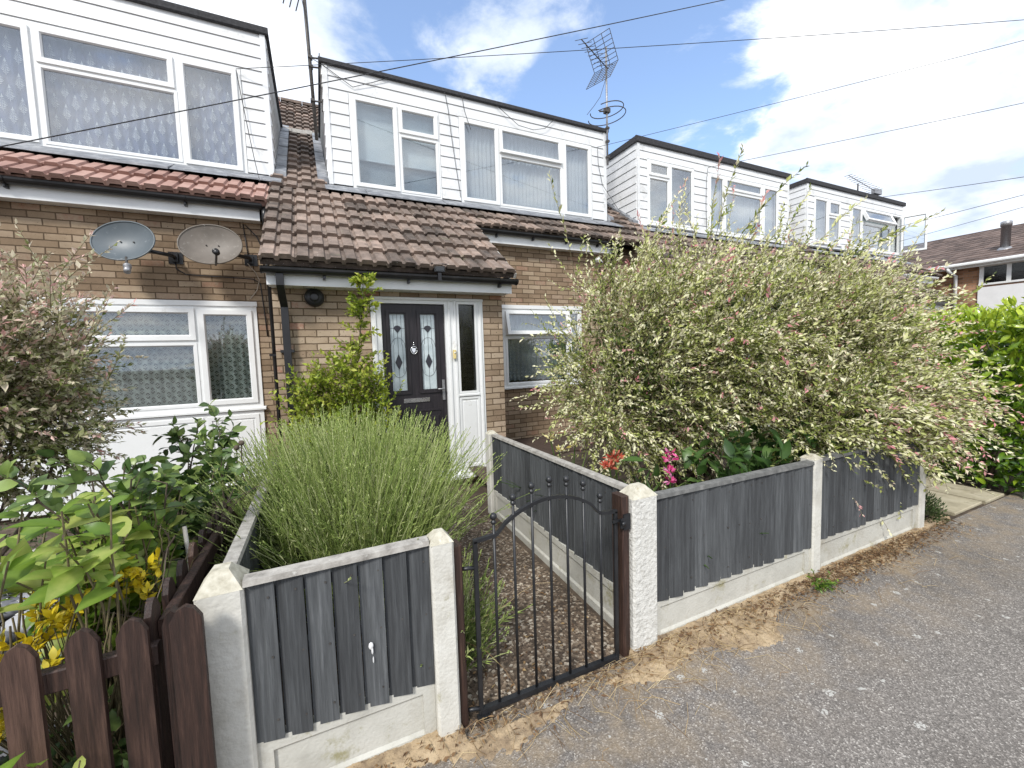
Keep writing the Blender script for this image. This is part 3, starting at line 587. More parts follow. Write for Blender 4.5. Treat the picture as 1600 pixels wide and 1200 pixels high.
UY, UZ = 9.40, rz(9.40)                 # above the dormers the slope breaks and goes on to the ridge
UA = math.atan2(7.74-UZ, 11.5-UY); UCS, USN = math.cos(UA), math.sin(UA)
def upper(x, s, h=0): return (x, UY+s*UCS-h*USN, UZ+.03+s*USN+h*UCS)
S_MAIN = (5.93-EY)/CS
def main_roof(h, x0, x1, dx0, dx1, yd, mat, porch=None):
    """x0..x1 whole roof; dx0..dx1 the dormer; porch=(x0,x1) the part that runs down over the porch"""
    nm = 5
    if porch: tiles(h, porch[0], porch[1], 0, nm, mat, 'porch_roof')
    s0 = nm*GA; rd = int(((yd-.20-EY)/CS-s0)/GA)
    tiles(h, x0, x1, s0, rd, mat, 'roof')
    s1 = s0+rd*GA; top = int(((UY-EY)/CS-s1)/GA)
    for a, c in ((x0, dx0-.03), (dx1+.03, x1)):
        if c-a > .1: tiles(h, a, c, s1, top+1, mat, 'roof')
    b = MB(); 
    nb = int((x1-x0)/.12)
    for i in range(nb):
        a = x0+(x1-x0)*i/nb; b.box(a, a+(x1-x0)/nb, UY-.10+random.gauss(0,.02), UY+.06, UZ-.02, UZ+.045+random.gauss(0,.012))
    b.build('mortar_fillet', M['mortar'], h)
    tiles(h, x0, x1, 0, 8, mat, 'upper_roof', pt=upper)
    if porch: # verge with mortar bedding
        v = MB()
        for i in range(12):
            s = 5*GA*i/12; v.hexa([roofpt(porch[1]-.012,s,-.05),roofpt(porch[1]+.012,s,-.05),roofpt(porch[1]+.012,s+5*GA/12,-.05),roofpt(porch[1]-.012,s+5*GA/12,-.05)],
                [roofpt(porch[1]-.012,s,.012+random.random()*.02),roofpt(porch[1]+.012,s,.012),roofpt(porch[1]+.012,s+5*GA/12,.012),roofpt(porch[1]-.012,s+5*GA/12,.012+random.random()*.02)])
        v.build('verge', M['mortar'], h)
def downpipe(parent, pts, w=.034, square=False, name='downpipe', clips=(), mat=None):
    b = MB()
    if square:
        for p, q in zip(pts, pts[1:]):
            p, q = Vector(p), Vector(q); b.hexa([p+Vector((-w,-w,0)),p+Vector((w,-w,0)),p+Vector((w,w,0)),p+Vector((-w,w,0))][::1] if p.z<q.z else [q+Vector(t) for t in ((-w,-w,0),(w,-w,0),(w,w,0),(-w,w,0))],
                [q+Vector(t) for t in ((-w,-w,0),(w,-w,0),(w,w,0),(-w,w,0))] if p.z<q.z else [p+Vector(t) for t in ((-w,-w,0),(w,-w,0),(w,w,0),(-w,w,0))])
    else: b.tube(pts, w, 10)
    for c in clips: b.box(c[0]-w-.03, c[0]+w+.03, c[1]-w-.006, c[1]+w+.01, c[2]-.014, c[2]+.014)
    return b.build(name, mat or M['black_plastic'], parent)

YM, YK, YD = 6.2, 4.93, 6.85
def porch_front(h, dx, x0=-.40, x1=2.19, door=True):
    b = MB(); b.plate(x0+dx, x1+dx, -.02, 2.62, YK, YK+.11, [(.56+dx,1.915+dx,.14,2.318)])
    
    for xa, xb, yb in ((x0, x0+.11, YM+.05), (x1-.11, x1, YM-.001)): b.hexa([(xa+dx,YK+.11,-.02),(xb+dx,YK+.11,-.02),(xb+dx,yb,-.02),(xa+dx,yb,-.02)], [(xa+dx,YK+.11,rz(YK+.11)-.10),(xb+dx,YK+.11,rz(YK+.11)-.10),(xb+dx,yb,rz(yb)-.10),(xa+dx,yb,rz(yb)-.10)])
    b.build('porch_wall', M['brick_porch'], h)
    f = MB(); f.box(x0-.02+dx, x1+.04+dx, 4.70, 4.725, 2.372, 2.535); f.box(x0-.02+dx, x0+.0+dx, 4.7255, YK-.003, 2.385, 2.60); f.box(x1+.02+dx, x1+.04+dx, 4.7255, YM-.01, 2.385, 2.60)
    f.build('fascia', M['fascia'], h)
    s = MB()
    for i in range(26): a = x0+dx+(x1-x0+.02)*i/26; s.box(a+.002, a+(x1-x0+.02)/26-.002, 4.7255, YK-.002, 2.374, 2.386)
    s.build('soffit', M['fascia'], h)
    gutter(h, x0-.05+dx, x1+.075+dx, 4.635, 2.525, M['black_plastic'], brackets=[x0+.5+dx, x0+1.35+dx, x0+2.45+dx])

def rect(b, p): b.box(*p)
def front_door(h, dx):
    f = MB(); y = YK-.012
    f.plate(.56+dx, 1.915+dx, .14, 2.318, y, YK+.09, [(.672+dx,1.418+dx,.20,2.246),(1.575+dx,1.815+dx,1.155,2.268)])
    # moulded edges of the frame
    for xx in (.585, 1.455, 1.53, 1.86): f.bbox(xx+dx, xx+.03+dx, y-.018, y+.004, .17, 2.30, .006)
    f.bbox(.56+dx, 1.915+dx, y-.018, y+.004, 2.285, 2.318, .006)
    f.plate(1.565+dx, 1.825+dx, 1.145, 2.278, y-.014, y+.004, [(1.592+dx,1.798+dx,1.172,2.25)])
    f.bbox(1.56+dx, 1.83+dx, y-.024, y+.003, 1.105, 1.142, .008)
    f.plate(1.565+dx, 1.835+dx, .20, 1.095, y-.010, y+.004, [(1.59+dx,1.81+dx,.23,1.07)]); f.box(1.615+dx, 1.785+dx, y-.006, y+.003, .26, 1.04)
    f.extr([(.50+dx,YK-.13,.095),(.50+dx,YK-.13,.118),(.50+dx,YK-.014,.150),(.50+dx,YK+.05,.150),(.50+dx,YK+.05,.095)], (1.45,0,0))
    fo = f.build('door_frame', M['upvc'], h)
    b = MB(); b.box(1.590+dx, 1.800+dx, y+.03, y+.04, 1.17, 2.255); b.build('side_pane', M['glass_dark'], fo)
    yd = YK+.020; d = MB(); Wn = [(.765,.942,1.22,2.13),(1.121,1.302,1.22,2.13)]
    d.plate(.678+dx, 1.412+dx, .205, 2.24, yd, yd+.045, [(a+dx,c+dx,z0,z1) for a,c,z0,z1 in Wn])
    for a,c,z0,z1 in Wn:
        d.plate(a-.04+dx, c+.04+dx, z0-.04, z1+.04, yd-.016, yd+.003, [(a-.012+dx,c+.012+dx,z0-.012,z1+.012)]); d.plate(a-.02+dx, c+.02+dx, z0-.02, z1+.02, yd-.006, yd+.02, [(a+.004+dx,c-.004+dx,z0+.004,z1-.004)])
    d.plate(.735+dx, 1.355+dx, .30, .98, yd-.010, yd+.003, [(.755+dx,1.335+dx,.32,.96)]); d.plate(.79+dx, 1.30+dx, .36, .90, yd-.014, yd+.003, [])
    do = d.build('front_door', M['door'], h)
    for a,c,z0,z1 in Wn:
        p = MB(); p.box(a+dx, c+dx, yd+.018, yd+.026, z0, z1); yl = yd+.014
        p.cur = 1; w = c-a; cx = a+w/2+dx
        def line(x0,z0_,x1,z1_,t=.0035):
            dxx, dz = x1-x0, z1_-z0_; l = math.hypot(dxx,dz); nx, nz = -dz/l*t/2, dxx/l*t/2
            p.add([(x0+nx,yl,z0_+nz),(x1+nx,yl,z1_+nz),(x1-nx,yl,z1_-nz),(x0-nx,yl,z0_-nz)], [(0,1,2,3)])
        for t in (.25,.5,.75): line(a+dx+w*t, z1-.02 if t != .5 else z1, a+dx+w*t, z1-.36 if t != .5 else z0)
        for k in range(10):
            t0, t1 = PI*k/10, PI*(k+1)/10
            line(cx+w*.47*math.cos(t0), z1-.40+.12*math.sin(t0), cx+w*.47*math.cos(t1), z1-.40+.12*math.sin(t1)); line(cx+w*.47*math.cos(t0), z0+.28-.12*math.sin(t0), cx+w*.47*math.cos(t1), z0+.28-.12*math.sin(t1))
        for sx in (-1,1): line(cx+sx*w*.30, z1-.36, cx+sx*w*.30, z0+.20)
        line(a+dx+.002, z1-.17, c+dx-.002, z1-.17)
        p.add([(cx-.045,yl-.001,z1-.17),(cx-.03,yl-.001,z1-.145),(cx,yl-.001,z1-.135),(cx+.03,yl-.001,z1-.145),(cx+.045,yl-.001,z1-.17),(cx,yl-.001,z1-.225)], [(0,1,2,3,4,5)])
        p.add([(cx-.042,yl-.001,z0+.34),(cx,yl-.001,z0+.25),(cx+.042,yl-.001,z0+.34),(cx,yl-.001,z0+.44)], [(0,1,2,3)])
        p.build('pane', [M['frost'], M['leadline']], do)
    k = MB(); kx = 1.03+dx; k.tube([(kx+.038*math.cos(t),yd-.02,1.70+.045*math.sin(t)) for t in [2*PI*i/14 for i in range(15)]], .006, 6); k.ball((kx,yd-.012,1.765), .014, 8); k.extr([(kx-.024,yd-.012,1.725),(kx-.02,yd-.012,1.69),(kx,yd-.012,1.665),(kx+.02,yd-.012,1.69),(kx+.024,yd-.012,1.725)], (0,.012,0)); k.tube([(kx,yd-.012,1.77),(kx,yd-.012,1.80)], .005, 6)
    k.build('knocker', M['chrome'], do)
    k = MB(); k.bbox(1.358+dx, 1.392+dx, yd-.012, yd, 1.08, 1.33, .004); k.tube([(1.375+dx,yd-.012,1.22),(1.375+dx,yd-.05,1.22),(1.29+dx,yd-.055,1.222)], .009, 8); k.build('handle', M['metal'], do)
    k = MB(); k.plate(.885+dx, 1.196+dx, 1.075, 1.125, yd-.012, yd, [(.91+dx,1.171+dx,1.085,1.115)]); k.box(.905+dx,1.176+dx,yd-.018,yd-.004,1.086,1.113); k.build('letterbox', M['chrome'], do)

def eaves(h, x0, x1, gmat=None, nb=4):
    f = MB(); f.box(x0, x1, 6.04, 6.065, 3.362, 3.525); f.build('fascia', M['fascia'], h)
    s = MB(); n = int((x1-x0)/.1)
    for i in range(n): a = x0+(x1-x0)*i/n; s.box(a+.002, a+(x1-x0)/n-.002, 6.0655, YM-.002, 3.366, 3.378)
    s.build('soffit', M['fascia'], h)
    gutter(h, x0-.02, x1+.03, 5.985, 3.535, gmat or M['black_plastic'], brackets=[x0+(x1-x0)*(i+.5)/nb for i in range(nb)])

def make_terrace(dx, label, dorm, wins, ground, mat, porch=True, x0=-.46, x1=5.46, door=True, felt=.07, eav=None, gmat=None):
    h = empty('terraced_house', (dx+2.5, YM, 0), label, 'house', 'terraced houses in the row')
    hull(h, x0+dx+.005, x1+dx-.005, YM, 3.5)
    w = MB(); w.plate(x0+dx+.01, x1+dx-.01, -.02, 3.40, YM, YM+.12, [(a[0],a[1],a[2],a[3]) for a in ground]); w.build('front_wall', M['brick_main'], h)
    fl = MB(); fl.box(x0+dx+.12, x1+dx-.12, YM+.13, 16.7, 2.62, 2.80); fl.build('upper_floor', M['room'], h)
    main_roof(h, x0+dx, x1+dx, dorm[0], dorm[1], YD, mat, (x0+dx+.0, 2.235+dx) if porch else None)
    do = dormer(h, dorm[0], dorm[1], dorm[2], dorm[3], YD, wins, felt)
    if porch: porch_front(h, dx)
    if door: front_door(h, dx)
    e = eav or (2.30+dx, 4.87+dx)
    eaves(h, *e, gmat)
    return h
def px(u, v, Y=None, X=None, Z=None):
    d = CF+CR*((u-800)/FP)-CU*((v-600)/FP); o = Vector((0,0,1.62))
    t = ((Y-o.y)/d.y) if Y is not None else (((X-o.x)/d.x) if X is not None else ((Z-o.z)/d.z)); return o+d*t
CR = Vector((0.90470367,-0.4249149,-0.03096125)); CU = Vector((0.05906188,0.05311672,0.99684016)); CF = Vector((0.42192768,0.90367358,-0.07315116)); FP = 641.526
# ---- the four terraced houses
def gw(dx, h, tilt=True):
    return window(h, 2.75+dx, 4.30+dx, 1.075, 2.36, YM-.005, [(2.80+dx,4.02+dx,1.93,2.33,True)+(((-13,'top'),) if tilt else ()),(2.80+dx,4.02+dx,1.10,1.90,False),(4.05+dx,4.26+dx,1.10,2.33,False)], 'netdim', head=True)
G2 = lambda dx: [(2.77+dx,4.28+dx,1.09,2.34)]
W1 = (.633,2.016,4.21,5.60); W2 = (2.356,5.065,4.21,5.62)
h2 = make_terrace(0, 'brown brick house with black front door under a tiled porch roof', (.29,5.41,4.235,5.955), [W1,W2], G2(0), M['tile'], felt=.045)
window(h2, *W1, YD, [(.675,1.335,4.25,5.565,True),(1.36,1.985,5.165,5.565,True),(1.36,1.985,4.25,5.135,False)], 'blind')
window(h2, *W2, YD, [(2.395,3.065,4.25,5.585,True),(3.09,4.36,5.155,5.585,True,(-4,'top')),(3.09,4.38,4.25,5.12,False),(4.41,5.03,4.25,5.585,True)], 'net')
gw(0, h2)
downpipe(h2, [(-.30,4.655,2.47),(-.30,4.66,2.36),(-.29,4.875,2.17),(-.29,4.885,.02)], .034, True, clips=[(-.29,4.885,1.72),(-.29,4.885,.9)])
downpipe(h2, [(4.86,5.985,3.49),(4.87,5.985,3.36),(4.98,6.15,3.22),(4.98,6.15,.25)], .034)
b = MB(); b.lathe((-.005,YK-.075,2.285), [(.02,.0),(.075,.004),(.092,.02),(.098,.05),(.098,.075)], 20, 'y'); b.lathe((-.005,YK-.082,2.285), [(.03,0),(.05,.004),(.05,.01)], 14, 'y'); b.build('wall_vent', M['black_plastic'], h2)
b = MB(); b.bbox(1.497, 1.533, YK-.062, YK-.030, 1.585, 1.69, .006); b.cur = 1; b.lathe((1.515,YK-.068,1.655), [(.010,0),(.010,.01)], 10, 'y'); b.build('doorbell', [M['brass'], M['upvc']], h2)
b = MB(); b.box(2.20, 4.9, 6.187, 6.198, .185, .225); b.build('plinth_band', M['brick_porch'], h2)

D1 = (-4.25,-.735,4.20,5.585)
h1 = make_terrace(-5.92, 'brown brick house at the left edge with two satellite dishes on its wall', (-5.63,-.415,4.23,6.135), [D1], [(-3.38,-.70,1.05,2.34)], M['tile_red'], porch=False, x1=5.46, door=False, eav=(-6.4,-.56))
window(h1, *D1, YD, [(-4.2,-2.80,4.25,5.55,True),(-2.755,-1.475,5.165,5.555,True),(-2.755,-1.455,4.25,5.14,False),(-1.42,-.785,4.24,5.55,True)], 'fern')
window(h1, -3.40, -.685, 1.04, 2.32, YM-.005, [(-3.35,-2.66,1.09,2.28,True),(-2.62,-1.335,1.905,2.29,True),(-2.62,-1.335,1.09,1.875,False),(-1.295,-.74,1.10,2.27,True)], 'motif', head=True)
b = MB(); b.plate(-3.40, -.685, .05, .995, YM-.03, YM-.001, []); 
for xa, xb in ((-3.36,-2.66),(-2.60,-1.33),(-1.29,-.74)):
    b.plate(xa, xb, .12, .95, YM-.042, YM-.0301, [(xa+.045,xb-.045,.165,.905)]); b.plate(xa+.07, xb-.07, .19, .88, YM-.037, YM-.0301, [])
b.box(-3.42,-.67,YM-.07,YM-.0305,.03,.075); b.build('under_window_panel', M['upvc'], h1)
downpipe(h1, [(-.50,5.985,3.50),(-.50,5.99,3.38),(-.505,6.13,3.26),(-.505,6.13,.02)], .036, clips=[(-.505,6.13,1.7)])
b = MB()
for x, z in ((-.2,0),): pass

H3 = 5.92
W31 = (6.485,7.86,4.29,5.62); W32 = (8.29,10.88,4.28,5.62)
h3 = make_terrace(H3, 'white dormer house behind the top of the big variegated willow', (6.21,11.28,4.235,5.93), [W31,W32], G2(H3), M['tile'], felt=.10, eav=(2.30+H3,5.3+H3))
window(h3, *W31, YD, [(6.525,7.105,5.30,5.585,True),(6.525,7.105,4.33,5.27,False),(7.15,7.82,4.33,5.585,False)], 'dark')
window(h3, *W32, YD, [(8.33,8.84,4.32,5.58,True),(8.88,10.21,5.32,5.58,True),(8.88,10.21,4.32,5.28,False),(10.25,10.84,4.32,5.58,True)], 'net')
gw(H3, h3, False)
H4 = 11.84
W41 = (12.40,13.69,4.42,5.63); W42 = (14.15,17.10,4.40,5.62)
h4 = make_terrace(H4, 'farthest white dormer house of the row, with a casement swung open', (12.05,17.19,4.30,5.95), [W41,W42], G2(H4), M['tile'], felt=.09, eav=(2.30+H4,5.3+H4), gmat=M['upvc'])
window(h4, *W41, YD, [(12.44,13.03,4.46,5.59,False),(13.08,13.65,5.21,5.59,True),(13.08,13.65,4.46,5.17,False)], 'netdim')
window(h4, *W42, YD, [(14.2,14.76,4.45,5.58,True),(14.80,16.42,5.20,5.58,True,(-24,'top')),(14.80,16.42,4.45,5.16,False),(16.46,17.05,4.45,5.58,True,(112,'side'))], 'netdim')
gw(H4, h4, False)

# ---- building closing the view on the right, at right angles to the row
FX = 20.0
fb = empty('terraced_house', (FX+4,5,0), 'brick and white rendered house across the end, with a steel flue on its brown roof', 'house', 'houses across the end')
b = MB(); b.box(FX, FX+8, -14, 9.6, -.02, 4.12); b.build('wall', brick_mat('orange_brick', BT([(.20,.11,.06),(.34,.18,.10),(.42,.23,.13),(.48,.28,.17),(.44,.24,.15),(.38,.17,.10)]), (.3,.25,.2)), fb)
b = MB(); b.box(FX-.05, FX-.002, -13.9, 5.92, 0, 3.33); b.build('white_render', M['white_paint'], fb)
b = MB(); pitch = .36; r0 = FX-.35
for i in range(15):
    for j in range(84):
        y0 = -14.2+j*.285; b.tint = random.random(); z = 4.16+i*.33*pitch; x = r0+i*.33; lift = .02+random.gauss(0,.003)
        b.hexa([(x,y0,z-.01),(x+.36,y0,z+.36*pitch-.03),(x+.36,y0+.275,z+.36*pitch-.03),(x,y0+.275,z-.01)],[(x,y0,z+lift),(x+.36,y0,z+.36*pitch),(x+.36,y0+.275,z+.36*pitch),(x,y0+.275,z+lift)])
b.tint = .4; b.hexa([(r0+.02,-14.2,4.1),(FX+4.4,-14.2,5.8-.06),(FX+4.4,9.75,5.8-.06),(r0+.02,9.75,4.1)],[(r0+.02,-14.2,4.15),(FX+4.4,-14.2,5.8-.01),(FX+4.4,9.75,5.8-.01),(r0+.02,9.75,4.15)])
b.hexa([(FX+4.5,-14.2,5.76),(FX+9,-14.2,4.1),(FX+9,9.75,4.1),(FX+4.5,9.75,5.76)],[(FX+4.5,-14.2,5.84),(FX+9,-14.2,4.18),(FX+9,9.75,4.18),(FX+4.5,9.75,5.84)])
b.tube([(r0+4.95,-14.2,5.87),(r0+4.95,9.75,5.87)], .11, 8); ro = b.build('roof', M['tile_far'], fb)
b = MB(); b.lathe((FX+.9,5.62,4.62), [(.32,-.16),(.13,.03)], 14); b.lathe((FX+.9,5.62,4.62), [(.115,.0),(.115,.72),(.135,.72),(.135,.86),(.10,.88)], 14); b.build('flue', M['metal'], ro)
b = MB(); b.box(r0+.04, r0+.08, -14.1, 9.65, 4.0, 4.13); b.box(r0+.08, FX, -14.1, 9.65, 4.02, 4.04); b.build('fascia', M['upvc'], fb)
gw_ = MB(); gw_.bbox(r0-.10, r0+.035, -14.1, 9.65, 4.06, 4.17, .03); gw_.build('gutter', M['upvc'], fb)
downpipe(fb, [(r0-.03,6.55,4.06),(r0-.03,6.55,3.98),(FX-.09,6.45,3.80),(FX-.09,6.45,0)], .05, mat=M['upvc'])
def far_window(y0, y1, z0, z1, n):
    f = MB(); f.box(FX-.07, FX-.003, y0-.06, y1+.06, z0-.06, z0); f.box(FX-.07, FX-.003, y0-.06, y1+.06, z1, z1+.06)
    for i in range(n+1): y = y0+(y1-y0)*i/n; f.box(FX-.069, FX-.003, y-.05, y+.05, z0, z1)
    fo = f.build('window', M['upvc'], fb); p = MB(); p.box(FX-.045, FX-.03, y0, y1, z0, z1); p.build('pane', M['glass_dark'], fo)
    c = MB(); c.box(FX-.022, FX-.012, y0, y1, z0+.25, z1); c.build('roller_blind', M['net_dim'], fo); c = MB(); c.box(FX-.0115, FX-.004, y0, y1, z0, z1); c.build('dark_room', M['felt'], fo)
far_window(4.05, 5.85, 3.45, 3.98, 3); far_window(1.8, 3.75, 3.45, 3.98, 3); far_window(-2.5, -.4, 3.45, 3.98, 3)
# ---- satellite dishes on the left house
def dish(name, c, R, facing, mat, label, lnbmat, tip, base):
    r = empty(name, (c[0],YM,c[2]), label, 'satellite dish', 'satellite dishes on the brick wall')
    a, e = rad(facing[0]), rad(facing[1]); d = Vector((math.sin(a)*math.cos(e), -math.cos(a)*math.cos(e), math.sin(e))).normalized()
    u = d.cross(Vector((0,0,1))).normalized(); w = u.cross(d).normalized(); c = Vector(c)
    b = MB(); b.smooth = True; nr, ns = 8, 40; vs = []; wx, wy = R, R*.80
    for lay in (0,-.012):
        for i in range(nr+1):
            t = i/nr
            for j in range(ns):
                p = 2*PI*j/ns; vs.append(c+u*wx*t*math.cos(p)+w*wy*t*math.sin(p)+d*(.075*t*t+lay))
    m = (nr+1)*ns
    fs = []
    for o_ in (0,m):
        for i in range(nr):
            for j in range(ns): q = (o_+i*ns+j,o_+(i+1)*ns+j,o_+(i+1)*ns+(j+1)%ns,o_+i*ns+(j+1)%ns); fs.append(q if o_ == 0 else q[::-1])
    b.add(vs, fs); b.smooth = True
    b.tube([c+u*wx*math.cos(2*PI*j/ns)+w*wy*math.sin(2*PI*j/ns)+d*.072 for j in range(ns+1)], .009, 6, False); b.build('reflector', mat, r)
    k = MB()
    for px, pz in ((-.06,.02),(.06,.02),(.06,-.12),(-.06,-.12)): q = c+u*px+w*pz; k.ball(tuple(q+d*.012), .009, 6)
    low = Vector(base); tip = Vector(tip)
    k.tube([low, low.lerp(tip,.5)+Vector((0,0,-.02)), tip], .012, 8); k.build('arm', M['dark_metal'], r)
    l = MB(); ax = (c-tip).normalized(); l.tube([tip-ax*.05, tip+ax*.03], .030, 12); l.tube([tip+ax*.03, tip+ax*.055], [.036,.036], 12); l.build('lnb', lnbmat, r)
    br = MB(); m_ = Vector((c.x+.34, YM-.10, c.z-.06)); br.box(m_.x-.07, m_.x+.07, YM-.012, YM-.001, m_.z-.07, m_.z+.07); br.tube([(m_.x,YM-.01,m_.z),(m_.x,YM-.14,m_.z),c-d*.06], .022, 8); br.box(m_.x-.03, m_.x+.03, YM-.05, YM-.01, m_.z-.05, m_.z+.05); br.build('bracket', M['black_plastic'], r)
dish('satellite_dish', (-1.81,5.90,2.94), .288, (-12,17), M['dish_grey'], 'blue-grey satellite dish, left of the pair on the brick wall', M['metal'], tuple(px(199,420,Y=5.60)), tuple(px(197,402,Y=5.79)))
dish('satellite_dish', (-1.045,5.90,2.965), .310, (-4,17), M['dish_brown'], 'brownish satellite dish near the drainpipe, right of the pair', M['black_plastic'], tuple(px(338,394,Y=5.60)), tuple(px(337,414,Y=5.80)))
b = MB(); b.tube([(-1.48,YM-.02,2.86),(-1.47,YM-.012,2.75),(-1.38,YM-.012,2.69),(-.70,YM-.012,2.67),(-.62,YM-.012,2.62),(-.60,YM-.012,2.3),(-.585,YM-.012,1.95)], .0065, 6)
b.tube([(-.76,YM-.012,3.35),(-.74,YM-.012,3.05),(-.73,YM-.02,2.95)], .006, 6); b.tube([(-.74,YM-.012,3.34),(-.62,YM-.012,3.2),(-.57,YM-.012,3.05),(-.57,YM-.012,2.85)], .006, 6)
T(b.build('wall_cable', M['cable']), 'black cable clipped along the brick wall under the dishes', 'cable')
b = MB(); b.tube([(-.74,YM-.02,2.86),(-.67,YM-.03,2.76),(-.625,YM-.03,2.66),(-.66,YM-.025,2.53),(-.74,YM-.02,2.42)], .006, 6); T(b.build('loose_cable', M['cable_pale']), 'pale loose cable end dangling from the brownish dish', 'cable')

# ---- aerials
def yagi(b, o, d, n, l, span, up=(0,0,1), taper=.5, r=.006):
    o, d = Vector(o), Vector(d).normalized(); s = d.cross(Vector(up)).normalized()
    b.tube([o, o+d*l], .010, 6)
    for i in range(n): p = o+d*l*(.12+.88*i/(n-1)); h = span*(1-taper*i/n)/2; b.tube([p-s*h, p+s*h], r, 5)
def aerial_post(name, loc, label): return empty(name, loc, label, 'aerial')
a1 = aerial_post('television_aerial', (.135,6.95,5.2), 'weathered tall aerial mast bracketed to the left end of the middle dormer')
b = MB(); b.tube([(.165,6.98,4.9),(.10,6.98,7.6)], .024, 8); b.build('mast', M['dark_metal'], a1)
b = MB()
for z in (5.45,5.93,6.06): b.tube([(.14,6.98,z),(.275,6.92,z-.02)], .012, 6); b.box(.115,.175,6.94,7.02,z-.016,z+.016)
b.box(.262,.275,6.89,6.95,5.30,6.1); b.build('bracket', M['dark_metal'], a1)
b = MB(); yagi(b, (.125,6.97,6.90), (-1,-.35,-.02), 6, .50, .5, up=(0,.5,1), taper=.2, r=.008)
for k in (-.1,.1): b.tube([(-.38,6.78+k,6.85),(.05,6.92+k,6.98)], .006, 5)
b.build('antenna', M['dark_metal'], a1)
b = MB(); b.tube([(.10,6.95,7.15),(.06,6.93,6.95),(.12,6.95,6.6),(.14,6.96,6.2),(.13,6.95,6.05),(.3,6.82,5.9),(.7,6.81,5.68),(1.0,6.81,5.82),(1.25,6.81,5.95)], .005, 5); b.build('lead_cable', M['cable'], a1)
a2 = aerial_post('television_aerial', (5.42,6.80,5.3), 'pale aerial with ribbed reflector and wire loops on the middle dormer corner')
b = MB(); b.tube([(5.42,6.80,5.30),(5.42,6.80,7.52)], .020, 10); b.build('mast', M['metal'], a2)
b = MB()
for z in (5.45,5.75,6.0): b.box(5.39,5.45,6.76,6.86,z-.02,z+.02)
b.build('bracket', M['dark_metal'], a2)
b = MB(); yagi(b, (5.42,6.76,7.10), (-.93,-.36,.10), 8, .90, .38, up=(.25,-.3,1), taper=.25, r=.005)
for sg in (1,-1): # corner reflector: two ribbed wings
    h0 = Vector((5.36,6.73,7.10)); e1 = Vector((-.26,-.09,.40*sg)); sd = Vector((-.36,.93,0))*.26 
    for t in (0,.14,.28,.42,.56,.70,.85,1): p = h0+e1*t*1.05; b.tube([p-sd, p+sd], .0055, 5)
    for k in (-1,-.33,.33,1): b.tube([h0+sd*k, h0+e1*1.05+sd*k], .006, 5)
b.build('antenna', M['dark_metal'], a2)
b = MB(); C0 = Vector((5.42,6.80,6.35))
for rr, z, p0 in ((.32,0,-2.6),(.36,-.12,-2.7)):
    b.tube([(C0.x+rr*math.cos(t), C0.y+rr*math.sin(t), C0.z+z+.05*math.cos(t)) for t in [p0+i*5.2/24 for i in range(25)]], .009, 6)
b.tube([(C0.x,C0.y,C0.z-.02),(C0.x-.28,C0.y-.14,C0.z-.16)], .014, 6); b.box(C0.x-.05,C0.x+.05,C0.y-.05,C0.y+.05,C0.z-.06,C0.z+.02); b.build('radio_loop', M['dark_metal'], a2)
b = MB(); b.tube([(5.41,6.77,7.0),(5.33,6.75,6.8),(5.2,6.72,6.5),(5.05,6.72,6.3),(4.9,6.74,6.12)], .005, 5); b.build('lead_cable', M['cable'], a2)
a3 = aerial_post('television_aerial', (14.75,6.95,6.03), 'small flat aerial lying just above the farthest dormer roof')
b = MB(); b.tube([(14.75,6.95,6.0),(14.75,6.95,6.32)], .02, 8); b.build('mast', M['dark_metal'], a3)
b = MB(); yagi(b, (15.9,6.95,6.22), (-1,-.1,.06), 12, 2.1, .35, r=.008); b.box(15.6,16.0,6.9,7.0,6.16,6.30); b.build('antenna', M['metal'], a3)

# ---- cables from the houses towards the pole behind the viewer
def cable(pts, label, r=.007, sag=.0):
    b = MB(); P = []
    for (p, q) in zip(pts, pts[1:]):
        p, q = Vector(p), Vector(q)
        for i in range(24): t = i/24; v = p.lerp(q, t); v.z -= sag*4*t*(1-t); P.append(v)
    P.append(Vector(pts[-1])); b.tube(P, r, 5)
    return T(b.build('overhead_cable', M['cable']), label, 'cable', 'overhead telephone cables')
def far_end(a, u, v, z): 
    q = px(u, v, Z=z); a = Vector(a); return tuple(a+(q-a)*1.6)
s0 = tuple(px(-70,243,Y=5.5)); cable([s0, far_end(s0, 1115, -2, 6.6)], 'dark cable sweeping from the left eaves across the dormer windows and up the sky', .0055, .05)
s1 = (-.78,6.80,5.56); cable([s1, far_end(s1, 1600, 20, 6.2)], 'long cable from the left dormer passing the pale aerial', .0042, .10)
s2 = (5.17,6.80,5.60); cable([s2, far_end(s2, 1600, 60, 6.2)], 'cable from the right end of the middle dormer up to the upper right', .0042, .03)
s3 = (8.25,6.80,5.70); cable([s3, far_end(s3, 1600, 158, 5.6)], 'cable from the third dormer, between its windows, to the right', .0050, .03)
s4 = (15.3,6.80,5.93); cable([s4, far_end(s4, 1600, 275, 5.0)], 'uppermost of the three low cables from the farthest dormer', .0065, .02)
s5 = (16.6,6.80,5.2); cable([s5, far_end(s5, 1600, 303, 4.8)], 'middle one of the three low cables over the far roof', .0065, .02)
s6 = (16.9,6.80,4.8); cable([s6, far_end(s6, 1600, 322, 4.6)], 'lowest of the three low cables just above the steel flue', .0055, .02)
